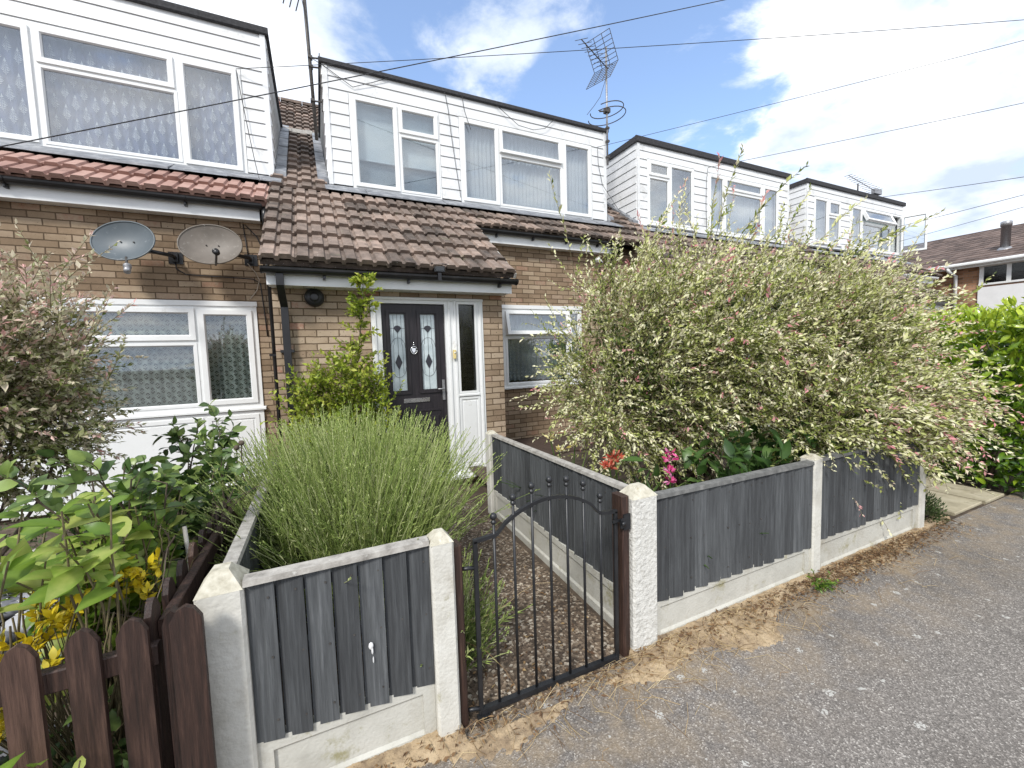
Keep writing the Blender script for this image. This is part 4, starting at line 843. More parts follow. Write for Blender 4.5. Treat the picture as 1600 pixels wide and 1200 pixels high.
for p, lab, pts in (
    ((2.25,6.81,0), 'thin cable dangling down the middle dormer between its two windows', [(2.12,6.80,5.93),(2.17,6.80,5.65),(2.2,6.80,5.3),(2.26,6.80,4.8),(2.33,6.80,4.28)]),
    ((2.45,6.81,0), 'short thin wire hanging from the middle dormer roof edge', [(2.42,6.80,5.93),(2.44,6.80,5.75),(2.50,6.79,5.55),(2.55,6.79,5.42)]),
    ((3.5,6.81,0), 'looped wire sagging over the wide window of the middle dormer', [(3.02,6.80,5.94),(3.2,6.79,5.82),(3.45,6.78,5.66),(3.75,6.78,5.64),(4.0,6.79,5.72),(4.2,6.80,5.92)]),
    ((-.7,6.81,0), 'thin cable hanging from the hook on the left dormer', [(-.78,6.80,5.55),(-.74,6.80,5.2),(-.68,6.79,4.7),(-.62,6.60,4.3),(-.55,6.25,3.92)]),
    ((5.2,6.8,0), 'thin cable hanging down the right end of the middle dormer', [(5.18,6.80,5.58),(5.19,6.80,5.3),(5.28,6.79,4.9),(5.5,6.6,4.4),(5.7,6.3,3.95)]),
    ((8.2,6.8,0), 'thin cable hanging down the third dormer between its windows', [(8.25,6.80,5.68),(8.21,6.80,5.4),(8.2,6.80,4.9),(8.22,6.80,4.3)])):
    b = MB(); b.tube(pts, .005, 5); T(b.build('dangling_cable', M['cable']), lab, 'cable', 'wires dangling on the dormers')
b = MB(); 
for x in (-.78, 5.17): b.ball((x,6.79,5.585), .02, 8)
# wall-mounted camera and floodlight
c1 = empty('security_camera', (4.62,6.19,3.28), 'small white security camera under the eaves beside the willow', 'camera')
b = MB(); b.lathe((4.62,6.12,3.25), [(.0,-.05),(.045,-.045),(.045,.05),(.03,.075)], 12, 'y'); b.build('mount', M['upvc'], c1); b = MB(); b.tube([(4.62,6.10,3.25),(4.60,6.02,3.21),(4.57,5.95,3.17)], [.032,.035,.03], 12); b.build('body', M['upvc'], c1)
b = MB(); b.tube([(4.57,5.95,3.17),(4.565,5.942,3.166)], .022, 10); b.build('lens', M['iron'], c1)
f1 = empty('floodlight', (1.28,4.55,2.60), 'little black floodlight clamped on the porch gutter', 'floodlight')
b = MB(); b.box(1.22,1.34,4.555,4.59,2.56,2.63); b.tube([(1.20,4.57,2.60),(1.185,4.57,2.65),(1.375,4.57,2.65),(1.36,4.57,2.60)], .007, 6); b.box(1.26,1.30,4.56,4.58,2.47,2.55); b.build('housing', M['black_plastic'], f1)
b = MB(); b.box(1.232,1.328,4.548,4.556,2.57,2.62); b.build('lens', M['glass_dark'], f1)

# ------------------------------------------------------------------ fences
def post(name, x, y, w, d, zt, mat, label, cap=.045, group='white concrete fence posts', capmat=None):
    r = empty(name, (x,y,0), label, 'fence post', group)
    b = MB(); b.bbox(x-w/2, x+w/2, y-d/2, y+d/2, -.05, zt, .010); b.build('shaft', mat, r)
    c = MB(); q = [(x-w/2,y-d/2,zt+.0005),(x+w/2,y-d/2,zt+.0005),(x+w/2,y+d/2,zt+.0005),(x-w/2,y+d/2,zt+.0005)]; k = .18
    c.hexa(q, [(x-w*k,y-d*k,zt+cap),(x+w*k,y-d*k,zt+cap),(x+w*k,y+d*k,zt+cap),(x-w*k,y+d*k,zt+cap)]); c.build('cap', capmat or M['concrete_top'], r)
    return r
post('concrete_post', -.352, 1.70, .140, .15, .843, M['concrete'], 'thick white concrete post beside the brown picket fence', .065)
post('concrete_post', .412, 1.655, .098, .105, .852, M['concrete'], 'white concrete post to the left of the iron gate', .04)
post('concrete_post', 1.503, 1.675, .168, .13, .848, M['concrete_rough'], 'roughcast concrete post beside the gate latch', .055)
post('concrete_post', 3.068, 1.675, .095, .105, .83, M['concrete'], 'concrete post between the two right-hand fence panels', .03)
post('concrete_post', 4.592, 1.675, .095, .105, .84, M['concrete'], 'end post of the right fence, under the willow fringe', .03)
post('concrete_post', 1.552, 3.86, .10, .105, .815, M['concrete'], 'white concrete post near the front door at the end of the path fence', .03)
post('concrete_post', -.352, 3.62, .10, .105, .84, M['concrete'], 'concrete post at the far end of the left boundary, behind the lavender', .03)

def panel(p, q, zb, zt, nb, label, front=1, zt2=None, zb2=None, cap=True, capmat=None):
    """feather-edge panel from p to q (x, y); front = side on which the boards lap"""
    p, q = Vector((*p,0)), Vector((*q,0)); u = (q-p).normalized(); nrm = Vector((u.y,-u.x,0))*front; l = (q-p).length; zt2 = zt2 or zt; zb2 = zb2 or zb
    r = empty('fence_panel', tuple((p+q)/2), label, 'fence panel', 'dark grey feather-edge fence panels')
    b = MB(); w = l/nb
    for i in range(nb):
        b.tint = random.random(); a = i*w+.0025; c = (i+1)*w-.0015
        jz = random.gauss(0,.004); k0, k1 = a/l, c/l
        P = lambda s, o, z: tuple(p+u*s+nrm*o+Vector((0,0,z)))
        za, zc = zb+(zb2-zb)*k0+jz, zb+(zb2-zb)*k1+jz+random.gauss(0,.002); ta, tc = zt+(zt2-zt)*k0-.022, zt+(zt2-zt)*k1-.022
        th0, th1 = .004, .021+random.gauss(0,.002)
        n = 5; bow = random.gauss(0,.0015)
        for s in range(n):
            f0, f1 = s/n, (s+1)/n; z00, z01 = za+(ta-za)*f0, za+(ta-za)*f1; z10, z11 = zc+(tc-zc)*f0, zc+(tc-zc)*f1; o0 = bow*math.sin(PI*f0); o1 = bow*math.sin(PI*f1)
            # thick edge overlaps the thin edge of the neighbour
            fc = [P(a,th0+o0,z00),P(c,th1+o0,z10),P(c,th1+o1,z11),P(a,th0+o1,z01),P(a,-.004,z00),P(c,-.006,z10),P(c,-.006,z11),P(a,-.004,z01)]
            fs = [(0,1,2,3),(5,4,7,6),(4,0,3,7),(1,5,6,2)]
            if s == 0: fs.append((4,5,1,0))
            if s == n-1: fs.append((3,2,6,7))
            b.add(fc, fs)
    b.cur = 1
    for i in range(nb):
        for f in (.12,.5,.88):
            q = P((i+.78)*w+random.gauss(0,.004), .0185, zb+(zt-zb)*f+random.gauss(0,.006)); e = u*.0032; v = Vector((0,0,.0032)); q = Vector(q); b.add([q-e-v, q+e-v, q+e+v, q-e+v, q-e-v-nrm*.012, q+e-v-nrm*.012, q+e+v-nrm*.012, q-e+v-nrm*.012], [(0,1,2,3),(0,4,5,1),(1,5,6,2),(2,6,7,3),(3,7,4,0)])
    b.build('boards', [M['grey_board'], M['dark_metal']], r)
    # rails on the back
    k = MB()
    for f in (.12,.5,.88):
        z = zb+(zt-zb)*f; k.hexa([P(.01,-.04,z-.02),P(l-.01,-.04,z-.02),P(l-.01,-.008,z-.02),P(.01,-.008,z-.02)],[P(.01,-.04,z+.02),P(l-.01,-.04,z+.02),P(l-.01,-.008,z+.02),P(.01,-.008,z+.02)])
    k.build('rail', M['grey_board'], r)
    if cap:
        c = MB(); m = 8
        for i in range(m):
            s0, s1 = l*i/m, l*(i+1)/m; z0, z1 = zt+(zt2-zt)*i/m, zt+(zt2-zt)*(i+1)/m
            c.hexa([P(s0,-.024,z0-.021),P(s1,-.024,z1-.021),P(s1,.030,z1-.021),P(s0,.030,z0-.021)],[P(s0,-.020,z0+.003),P(s1,-.020,z1+.003),P(s1,.026,z1-.001),P(s0,.026,z0-.001)])
        c.build('capping', capmat or M['cap_wood'], r)
    return r
def gravel(p, q, zt, label, front=1):
    p, q = Vector((*p,0)), Vector((*q,0)); u = (q-p).normalized(); nrm = Vector((u.y,-u.x,0))*front; l = (q-p).length
    r = empty('gravel_board', tuple((p+q)/2), label, 'gravel board', 'concrete gravel boards under the fence')
    P = lambda s, o, z: tuple(p+u*s+nrm*o+Vector((0,0,z)))
    b = MB(); e = .045; rc = .012
    def slab(s0,s1,z0,z1,o0,o1): b.hexa([P(s0,o1,z0),P(s1,o1,z0),P(s1,o0,z0),P(s0,o0,z0)],[P(s0,o1,z1),P(s1,o1,z1),P(s1,o0,z1),P(s0,o0,z1)])
    slab(0,l,-.05,zt,-.025,.004)
    slab(0,l,zt-e,zt-.0005,.0042,.017); slab(0,l,-.049,.030,.0042,.017); slab(0,.05,.0302,zt-e-.0002,.0042,.017); slab(l-.05,l,.0302,zt-e-.0002,.0042,.017)
    for z, s in ((zt-e,1),(.030,-1)): b.hexa([P(.05,.0045,z-s*.001),P(l-.05,.0045,z-s*.001),P(l-.05,.0045,z-s*.014),P(.05,.0045,z-s*.014)][::1],[P(.05,.0165,z-s*.001),P(l-.05,.0165,z-s*.001),P(l-.05,.005,z-s*.0135),P(.05,.005,z-s*.0135)])
    b.build('board', M['gravelboard'], r); return r
panel((-.283,1.655), (.362,1.650), .245, .870, 7, 'dark grey fence panel between the thick white post and the gate', zt2=.872)
gravel((-.283,1.665), (.362,1.66), .255, 'concrete board under the short left panel, with pale raised edges')
panel((1.588,1.655), (3.02,1.655), .225, .838, 14, 'dark grey fence panel just right of the roughcast gate post', zt2=.822, zb2=.215, capmat=M['cap_dark'])
gravel((1.588,1.665), (3.02,1.665), .235, 'concrete board half buried in sand right of the gate')
panel((3.116,1.655), (4.545,1.655), .235, .832, 14, 'dark grey fence panel farthest right, under the hanging willow', zt2=.832, capmat=M['cap_dark'])
gravel((3.116,1.665), (4.545,1.665), .245, 'concrete board under the farthest right panel, litter at its foot')
# the fence along the path: faces the path (-X)
panel((1.505,1.745), (1.555,3.80), .245, .868, 19, 'weathered grey fence panel along the path, right of the gate', front=-1, zt2=.82)
gravel((1.500,1.745), (1.55,3.80), .250, 'long concrete board at the foot of the path fence', front=-1)
panel((-.352,1.78), (-.352,3.565), .245, .868, 17, 'grey boundary panel hidden by the lavender, with pale weathered cap', front=1)
gravel((-.352,1.78), (-.352,3.565), .25, 'concrete board at the foot of the lavender boundary', front=1)
# bird dropping on the short panel
b = MB(); b.ball((.118,1.629,.50), .012, 8, (.8,.25,1.3)); b.ball((.122,1.629,.478), .006, 6, (.7,.3,2.5)); b.ball((.124,1.630,.44), .003, 6, (.8,.4,5)); T(b.build('bird_dropping', M['white_paint']), 'white bird dropping streaked on the short dark panel', 'dropping')

# timber gate posts
def timber(x, y, w, d, zt, lab):
    r = empty('timber_post', (x,y,0), lab, 'gate post', 'brown timber gate posts'); b = MB(); b.bbox(x-w/2, x+w/2, y-d/2, y+d/2, -.03, zt, .006); b.build('shaft', M['brown_board'], r); return r
timber(.483, 1.665, .040, .07, .815, 'dark timber strip post on the hinge side of the gate')
timber(1.388, 1.675, .045, .09, .868, 'dark timber strip post holding the gate latch')
# iron gate
gt = empty('iron_gate', (.945,1.64,0), 'black iron garden gate with arched top and ball finials', 'gate')
GX0, GX1 = .565, 1.327; b = MB(); r = .008
b.bbox(GX0-.010, GX0+.010, 1.632, 1.65, .022, .815, .003); b.bbox(GX1-.010, GX1+.010, 1.632, 1.65, .002, .80, .003); b.hexa([(GX0,1.628,.020),(GX1,1.628,.004),(GX1,1.654,.004),(GX0,1.654,.020)],[(GX0,1.628,.044),(GX1,1.628,.028),(GX1,1.654,.028),(GX0,1.654,.044)])
arch = [(GX0-.008,.815),(.655,.822),(.672,.828)]+[(.672+(1.215-.672)*i/14, .83+.112*math.sin(PI*i/14)**.75) for i in range(1,14)]+[(1.215,.822),(1.24,.808),(GX1+.008,.80)]
for (xa, za), (xb, zb) in zip(arch, arch[1:]): b.hexa([(xa,1.632,za-.008),(xb,1.632,zb-.008),(xb,1.65,zb-.008),(xa,1.65,za-.008)],[(xa,1.632,za+.008),(xb,1.632,zb+.008),(xb,1.65,zb+.008),(xa,1.65,za+.008)])
b.build('frame', M['iron'], gt)
def arch_z(x):
    for (xa, za), (xb, zb) in zip(arch, arch[1:]):
        if xa <= x <= xb: return za+(zb-za)*(x-xa)/(xb-xa)
    return .81
for i, x in enumerate((.655,.752,.847,.942,1.036,1.132,1.232)):
    zt = arch_z(x)+.055; k = MB(); k.tube([(x,1.641,.03),(x,1.641,zt)], .0068, 8); k.build('bar', M['iron'], gt)
    k = MB(); k.lathe((x,1.641,zt-.004), [(.006,0),(.0115,.004),(.013,.009),(.0115,.014),(.006,.018),(.006,.024)], 12); k.ball((x,1.641,zt+.031), .0165, 12); k.build('finial', M['iron'], gt)
k = MB(); k.box(GX1+.012, 1.366, 1.612, 1.620, .715, .765); k.box(GX1-.03, GX1+.03, 1.622, 1.631, .748, .760); k.lathe((1.352,1.600,.74), [(.012,0),(.012,.012)], 10, 'y'); k.bbox(1.365, 1.41, 1.618, 1.6295, .70, .78, .003); k.build('latch', M['iron'], gt)
for z in (.05,.70): k = MB(); k.tube([(.50,1.655,z),(.56,1.64,z-.002)], .009, 8); k.build('hinge', M['iron'], gt)
k = MB(); k.box(.545,.60,1.615,1.65,-.002,.016); k.build('stop', M['iron'], gt)

# brown picket fences
def picket(b, c, u, w, th, zb, zt):
    c = Vector((*c,0)); u = Vector((*u,0)).normalized(); n = Vector((u.y,-u.x,0)); P = lambda s, o, z: tuple(c+u*s+n*o+Vector((0,0,z)))
    h = w/2; prof = [(-h,zb),(h,zb),(h,zt-.045),(h*.55,zt-.012),(0,zt),(-h*.55,zt-.012),(-h,zt-.045)]
    vs = [P(s,th/2,z) for s,z in prof]+[P(s,-th/2,z) for s,z in prof]; m = len(prof)
    b.add(vs, [tuple(range(m)), tuple(range(m,2*m))[::-1]]+[(i,m+i,m+(i+1)%m,(i+1)%m) for i in range(m)])
pf = empty('picket_fence', (-.9,1.56,0), 'dark brown picket fence along the pavement at the bottom left', 'fence', 'dark brown picket fences')
for x, zt in ((-.462-.09,.872),(-.662,.875),(-.792,.872),(-.92,.872),(-1.05,.87),(-1.18,.87),(-1.31,.87)):
    b = MB(); b.tint = random.random(); picket(b, (x+.002,1.545), (1,random.gauss(0,.02)), .072, .018, .06, zt); b.build('picket', M['brown_board'], pf)
b = MB(); b.bbox(-1.5,-.50,1.556,1.59,.70,.765,.004); b.bbox(-1.5,-.50,1.556,1.59,.22,.285,.004); b.build('rail', M['brown_board'], pf)
ps = empty('picket_fence', (-.50,2.4,0), 'dark brown picket fence running back towards the house beside the grey panel', 'fence', 'dark brown picket fences')
for i in range(11):
    y = 1.62+i*.155; b = MB(); b.tint = random.random(); picket(b, (-.525,y), (0,1), .078, .018, .06, .885-.004*i+random.gauss(0,.005)); b.build('picket', M['brown_board'], ps)
b = MB(); b.bbox(-.514,-.480,1.62,3.25,.745,.81,.004); b.bbox(-.514,-.480,1.62,3.25,.22,.285,.004); b.build('rail', M['brown_board'], ps)
cp = empty('timber_post', (-.455,1.56,0), 'broad dark timber end picket touching the thick white post', 'gate post')
b = MB(); b.tint = .4; picket(b, (-.418,1.535), (1,0), .082, .020, -.02, .880); b.tint = .1; picket(b, (-.462,1.575), (1,0), .05, .03, -.02, .86); b.build('shaft', M['brown_board'], cp)
# ------------------------------------------------------------------ plants
BLUE = [((.602,.619,.503),.965,.998,.34), ((.50,.74,.46),.985,.999,.16), ((.25,.77,.59),.965,.999,.24), ((.73,.55,.25),.985,.999,.10), ((-.05,.75,.66),.98,.999,.05)]; SKYK = 1.15; SUNE = 2.2; EXPO = 0.66
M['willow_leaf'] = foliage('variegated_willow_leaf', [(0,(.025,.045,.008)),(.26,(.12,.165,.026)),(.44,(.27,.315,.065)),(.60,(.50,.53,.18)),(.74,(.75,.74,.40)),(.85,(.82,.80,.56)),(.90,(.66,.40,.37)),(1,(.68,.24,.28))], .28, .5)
M['willow_leaf_dark'] = foliage('pink_tipped_willow_leaf', [(0,(.035,.058,.012)),(.3,(.105,.145,.030)),(.55,(.25,.28,.09)),(.74,(.55,.54,.34)),(.86,(.74,.60,.50)),(1,(.72,.38,.36))], .28, .5)
M['lavender'] = foliage('lavender_stem', [(0,(.035,.055,.018)),(.3,(.105,.160,.042)),(.6,(.235,.325,.075)),(.85,(.40,.48,.15)),(1,(.52,.55,.28))], .15, .7)
M['pyracantha'] = foliage('yellow_green_leaf', [(0,(.06,.10,.012)),(.4,(.19,.27,.025)),(.75,(.38,.45,.05)),(1,(.50,.52,.10))], .3, .4)
M['rose'] = foliage('rose_leaf', [(0,(.015,.036,.012)),(.4,(.050,.100,.026)),(.7,(.12,.19,.055)),(1,(.27,.36,.10))], .28, .36, .5)
M['big_leaf'] = foliage('bright_green_leaf', [(0,(.055,.12,.015)),(.45,(.14,.25,.030)),(.8,(.27,.39,.065)),(1,(.44,.50,.13))], .42, .38, .5)
M['yellow_leaf'] = foliage('yellow_leaf', [(0,(.36,.32,.02)),(.4,(.68,.52,.02)),(.8,(.82,.66,.04)),(1,(.80,.70,.16))], .3, .45)
M['laurel'] = foliage('laurel_leaf', [(0,(.022,.058,.009)),(.4,(.095,.19,.016)),(.72,(.27,.40,.030)),(1,(.48,.57,.055))], .25, .22, .6)
M['strap'] = foliage('strap_leaf', [(0,(.03,.07,.018)),(.5,(.08,.15,.035)),(1,(.20,.28,.08))], .3, .4)
M['hosta'] = foliage('broad_dark_leaf', [(0,(.015,.04,.012)),(.5,(.045,.10,.022)),(1,(.11,.19,.05))], .25, .35)
M['petal_red'] = foliage('red_petal', [(0,(.40,.05,.03)),(.5,(.62,.13,.08)),(1,(.72,.30,.20))], .3, .5)
M['petal_pink'] = foliage('pink_petal', [(0,(.55,.03,.16)),(.5,(.75,.10,.32)),(1,(.80,.35,.55))], .3, .5)
M['petal_yellow'] = foliage('pale_yellow_petal', [(0,(.62,.50,.10)),(.5,(.78,.68,.30)),(1,(.85,.80,.55))], .3, .5)
M['petal_white'] = foliage('white_petal', [(0,(.60,.60,.52)),(1,(.82,.82,.76))], .2, .6)
M['thyme'] = foliage('small_dark_leaf', [(0,(.02,.04,.012)),(.5,(.05,.085,.025)),(1,(.13,.17,.06))], .2, .6)
rnd = RNG.random; nrm = RNG.normal
def sph(n): return unit(nrm(size=(n,3)))
def paths(starts, dirs, lens, segs=8, droop=.0, wob=.12, pull=(0,0,0), grow=None):
    """arching shoots: array (N, segs+1, 3)"""
    n = len(starts); P = np.zeros((n,segs+1,3)); P[:,0] = starts; d = unit(np.array(dirs,float)); step = (np.broadcast_to(lens,(n,))/segs)[:,None]
    for i in range(segs):
        P[:,i+1] = P[:,i]+d*step
        d = unit(d+np.array(pull)/segs+nrm(0,wob,(n,3))/math.sqrt(segs)+np.array([0,0,-1])*np.broadcast_to(droop,(n,))[:,None]/segs)
    return P
def stems(name, P, r0, r1, mat, parent=None, n=3, tint=None):
    """all shoots of one plant as one mesh of thin tapering tubes"""
    Np, k, _ = P.shape; d = np.gradient(P, axis=1); d = unit(d); up = np.array([.31,.17,.93]); a = unit(np.cross(d, up)); b2 = np.cross(a, d)
    rr = (np.broadcast_to(r0,(Np,))[:,None]*(1-np.linspace(0,1,k))[None]+np.broadcast_to(r1,(Np,))[:,None]*np.linspace(0,1,k)[None])
    th = 2*PI*np.arange(n)/n
    V = P[:,:,None,:]+rr[:,:,None,None]*(np.cos(th)[None,None,:,None]*a[:,:,None,:]+np.sin(th)[None,None,:,None]*b2[:,:,None,:])
    V = V.reshape(-1,3)-np.array(org_of(parent)); base = (np.arange(Np)*k*n)[:,None,None]
    i, j = np.meshgrid(np.arange(k-1), np.arange(n), indexing='ij'); q = np.stack([i*n+j, i*n+(j+1)%n, (i+1)*n+(j+1)%n, (i+1)*n+j], -1).reshape(-1,4)
    Q = (base+q[None]).reshape(-1,4)
    me = bpy.data.meshes.new(name); me.vertices.add(len(V)); me.vertices.foreach_set('co', V.ravel()); me.loops.add(Q.size); me.loops.foreach_set('vertex_index', Q.ravel().astype(np.int32))
    me.polygons.add(len(Q)); me.polygons.foreach_set('loop_start', (np.arange(len(Q))*4).astype(np.int32)); me.polygons.foreach_set('loop_total', np.full(len(Q),4,np.int32))
    at = me.attributes.new('tint','FLOAT','POINT'); at.data.foreach_set('value', np.repeat(np.broadcast_to(tint if tint is not None else .5,(Np,)), k*n).astype(np.float32))
    me.materials.append(mat); me.update(calc_edges=True); me.validate(); o = bpy.data.objects.new(name, me); COL.objects.link(o); o.parent = parent
    return o
def along(P, t):
    """points and directions on paths P at parameters t (N, m) in 0..1"""
    k = P.shape[1]-1; x = np.clip(t*k, 0, k-1e-4); i = x.astype(int); f = (x-i)[...,None]; r = np.arange(len(P))[:,None]
    a, b2 = P[r,i], P[r,i+1]; return a*(1-f)+b2*f, unit(b2-a)
def leafy(name, P, m, tpl, ln, wd, mat, parent, t0=.25, t1=1., out=.8, tint=None, face=(0,0,.8), jit=.35, lnj=.25, droop=0, smooth=False, clip=None):
    n = len(P); t = t0+(t1-t0)*(np.arange(m)[None]+rnd((n,m)))/m; p, d = along(P, t)
    side = unit(np.cross(d, nrm(size=d.shape))); yd = d+side*out+nrm(0,jit*.4,d.shape)+np.array([0,0,-droop]); nn = nrm(0,jit,d.shape)+np.array(face)
    tt = tint(t, p) if callable(tint) else tint
    N_ = n*m; l = np.broadcast_to(ln,(n,))[:,None]*(1+lnj*nrm(size=(n,m)))*(1-.25*np.abs(t-.5)); l = np.clip(l, .006, 1)
    w_ = l*(wd/ (ln if np.isscalar(ln) else np.mean(ln)))
    p, yd, nn = p.reshape(-1,3), yd.reshape(-1,3), nn.reshape(-1,3); l, w_, tt = l.ravel(), w_.ravel(), np.broadcast_to(np.asarray(tt),(n,m)).ravel()
    if clip is not None: e = p+unit(yd)*l[:,None]; k = clip(p) & clip(e); p, yd, nn, l, w_, tt = p[k], yd[k], nn[k], l[k], w_[k], tt[k]
    return scatter(name, tpl, p, yd, nn, l, w_, tt, mat, parent, smooth)
def thick(parent, paths_, mat, name='branch'):
    b = MB()
    for p, r0, r1 in paths_: k = len(p); b.tube(p, [r0+(r1-r0)*i/(k-1) for i in range(k)], 7)
    return b.build(name, mat, parent)

# ---- the big variegated willow behind the right-hand fence
wl = empty('willow_bush', (3.2,2.9,0), 'huge variegated willow bush with cream and pink tips spilling over the right fence', 'shrub')
E_ = [((2.66,2.95,1.45),(.80,.80,.98),.20),((3.35,2.75,1.62),(.95,.88,.98),.27),((4.15,2.5,1.50),(.95,.85,.92),.24),((4.52,2.32,1.32),(.76,.66,.80),.17),((4.0,1.90,.98),(1.0,.40,.38),.12)]
def in_crown(n, lo, hi):
    k = RNG.choice(len(E_), n, p=np.array([e[2] for e in E_])/sum(e[2] for e in E_)); c = np.array([E_[i][0] for i in k]); r = np.array([E_[i][1] for i in k])
    u = sph(n); rad_ = (lo+(hi-lo)*rnd(n))[:,None]; return c+u*r*rad_, u, c
b0 = [(3.1,3.0,.05),(3.3,2.9,.05),(3.5,2.8,.05)]; br = []
for i in range(26):
    q, _, _ = in_crown(1, .3, .8); s = Vector(random.choice(b0))+Vector((random.gauss(0,.06),random.gauss(0,.06),0)); e = Vector(q[0]); 
    br.append(([s, s.lerp(e,.3)+Vector((random.gauss(0,.05),random.gauss(0,.05),.18)), s.lerp(e,.65)+Vector((random.gauss(0,.08),random.gauss(0,.08),.15)), e], .022, .006))
thick(wl, br, M['bark'], 'trunk')
ncl = 150; pc, uc, _ = in_crown(ncl, .62, .92); ns = 4500; p0, u, c = in_crown(ns, .50, .88)
kc = RNG.integers(0, ncl, 2500); p0[:2500] = pc[kc]-uc[kc]*.12+nrm(0,.085,(2500,3)); u[:2500] = unit(uc[kc]+nrm(0,.30,(2500,3))); flow = np.array([.42,-.05,.30])
dirs = u*np.array([.8,.8,.7])+flow+nrm(0,.33,(ns,3)); right = np.clip((p0[:,0]-3.6)/1.2, 0, 1); dirs[:,2] -= .25*right*(p0[:,2] < 1.35); ln = .34+.28*rnd(ns)+.10*right
PW = paths(p0, dirs, ln, 7, droop=.25+.35*right, wob=.34)
# long wands that break the outline
nl = 150; pl, ul, _ = in_crown(nl, .70, .95); keep = ul[:,2] > -.1; pl, ul = pl[keep], ul[keep]; dl = ul*.6+np.array([.50,-.05,.62])+nrm(0,.25,(len(pl),3)); PL = paths(pl, dl, .55+.55*rnd(len(pl)), 7, droop=.35, wob=.2)
# fringe over the fence and the far right
nf = 300; pf_ = np.c_[RNG.uniform(3.4,4.95,nf),RNG.uniform(1.55,2.0,nf),RNG.uniform(.85,1.35,nf)]; df = np.c_[.70+.3*nrm(size=nf),-.42+.25*nrm(size=nf),-.05+.3*nrm(size=nf)]; PF = paths(pf_, df, .35+.35*rnd(nf), 7, droop=.75, wob=.25)
PA = np.concatenate([PW,PL,PF]); tipp = rnd(len(PA)) < np.r_[np.full(len(PW),.15),np.full(len(PL),.22),np.full(len(PF),.42)]
stems('shoots', PA, .0030, .0012, M['twig'], wl)
base = np.clip(.63+.19*nrm(size=len(PA)), .05, .84)
def wt(t, p): 
    x = base[:,None]+.20*(t-.45)+.19*nrm(size=t.shape); x = np.clip(x, 0, .84); pk = tipp[:,None] & (t > .78); return np.where(pk, RNG.uniform(.84,1,t.shape), x)
_bs, _tp = base, tipp; base, tipp = _bs[:len(PW)], _tp[:len(PW)]
leafy('foliage', PW, 29, KITE, .036, .0155, M['willow_leaf'], wl, .06, 1.0, .85, wt, face=(-.25,-.45,.75), jit=.5)
base, tipp = _bs[len(PW):len(PW)+len(PL)], _tp[len(PW):len(PW)+len(PL)]
leafy('wand_foliage', PL, 34, KITE, .046, .017, M['willow_leaf'], wl, .42, 1.0, .7, wt, face=(-.25,-.45,.75), jit=.5)
base, tipp = _bs[len(PW)+len(PL):], _tp[len(PW)+len(PL):]
leafy('fringe_foliage', PF, 28, KITE, .042, .016, M['willow_leaf'], wl, .06, 1.0, .8, wt, face=(-.25,-.45,.75), jit=.5)
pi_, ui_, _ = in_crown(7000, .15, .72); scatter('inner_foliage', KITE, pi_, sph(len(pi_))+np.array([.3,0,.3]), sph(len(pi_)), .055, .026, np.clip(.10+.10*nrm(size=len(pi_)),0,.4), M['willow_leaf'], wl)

# ---- pink-tipped willow at the left edge
wl2 = empty('willow_bush', (-1.55,3.1,0), 'round pink-tipped willow bush standing in the left garden before the white panels', 'shrub')
E1 = [((-1.55,3.0,1.66),(.38,.42,.36),.5),((-1.60,3.0,1.30),(.44,.45,.33),.5)]
def in2(n, lo, hi, E):
    k = RNG.choice(len(E), n, p=np.array([e[2] for e in E])/sum(e[2] for e in E)); c = np.array([E[i][0] for i in k]); r = np.array([E[i][1] for i in k]); u = sph(n); return c+u*r*(lo+(hi-lo)*rnd(n))[:,None], u
thick(wl2, [([(-1.74+.01*i,3.12,.0),(-1.72+.02*(i-2),3.10,.50),(-1.62+.12*(i-2),3.03+.05*(i%3-1),.95),(-1.55+.17*(i-2),3.0+.1*(i%3-1),1.45)],.013,.005) for i in range(5)], M['bark'], 'trunk')
n = 1500; p, u = in2(n, .35, .95, E1); P2 = paths(p, u*.8+np.array([.12,-.1,.25])+nrm(0,.35,(n,3)), .16+.16*rnd(n), 6, .3, .3)
pt_ = np.array([(-1.32,2.9,1.85),(-1.5,2.95,1.95),(-1.22,2.85,1.72),(-1.2,2.85,1.62)]); k = RNG.integers(0,4,46); PT = paths(pt_[k]+nrm(0,.12,(46,3)), np.c_[nrm(.25,.4,46),nrm(-.1,.3,46),np.full(46,.85)], .22+.2*rnd(46), 6, .1, .2)
P2 = np.concatenate([P2,PT]); hi = np.clip((P2[:,0,2]-1.35)/.5, 0, 1); b2_ = np.clip(.58+.22*hi+.12*nrm(size=len(P2)), .02, .8); pk2 = rnd(len(P2)) < (.08+.50*hi)
stems('shoots', P2, .0028, .001, M['twig'], wl2)
def wt2(t, p): x = np.clip(b2_[:,None]+.16*(t-.4)+.14*nrm(size=t.shape), 0, .80); return np.where(pk2[:,None] & (t > .55), RNG.uniform(.74,1,t.shape), x)
leafy('foliage', P2, 26, KITE, .033, .014, M['willow_leaf_dark'], wl2, .05, 1, .85, wt2, jit=.6)

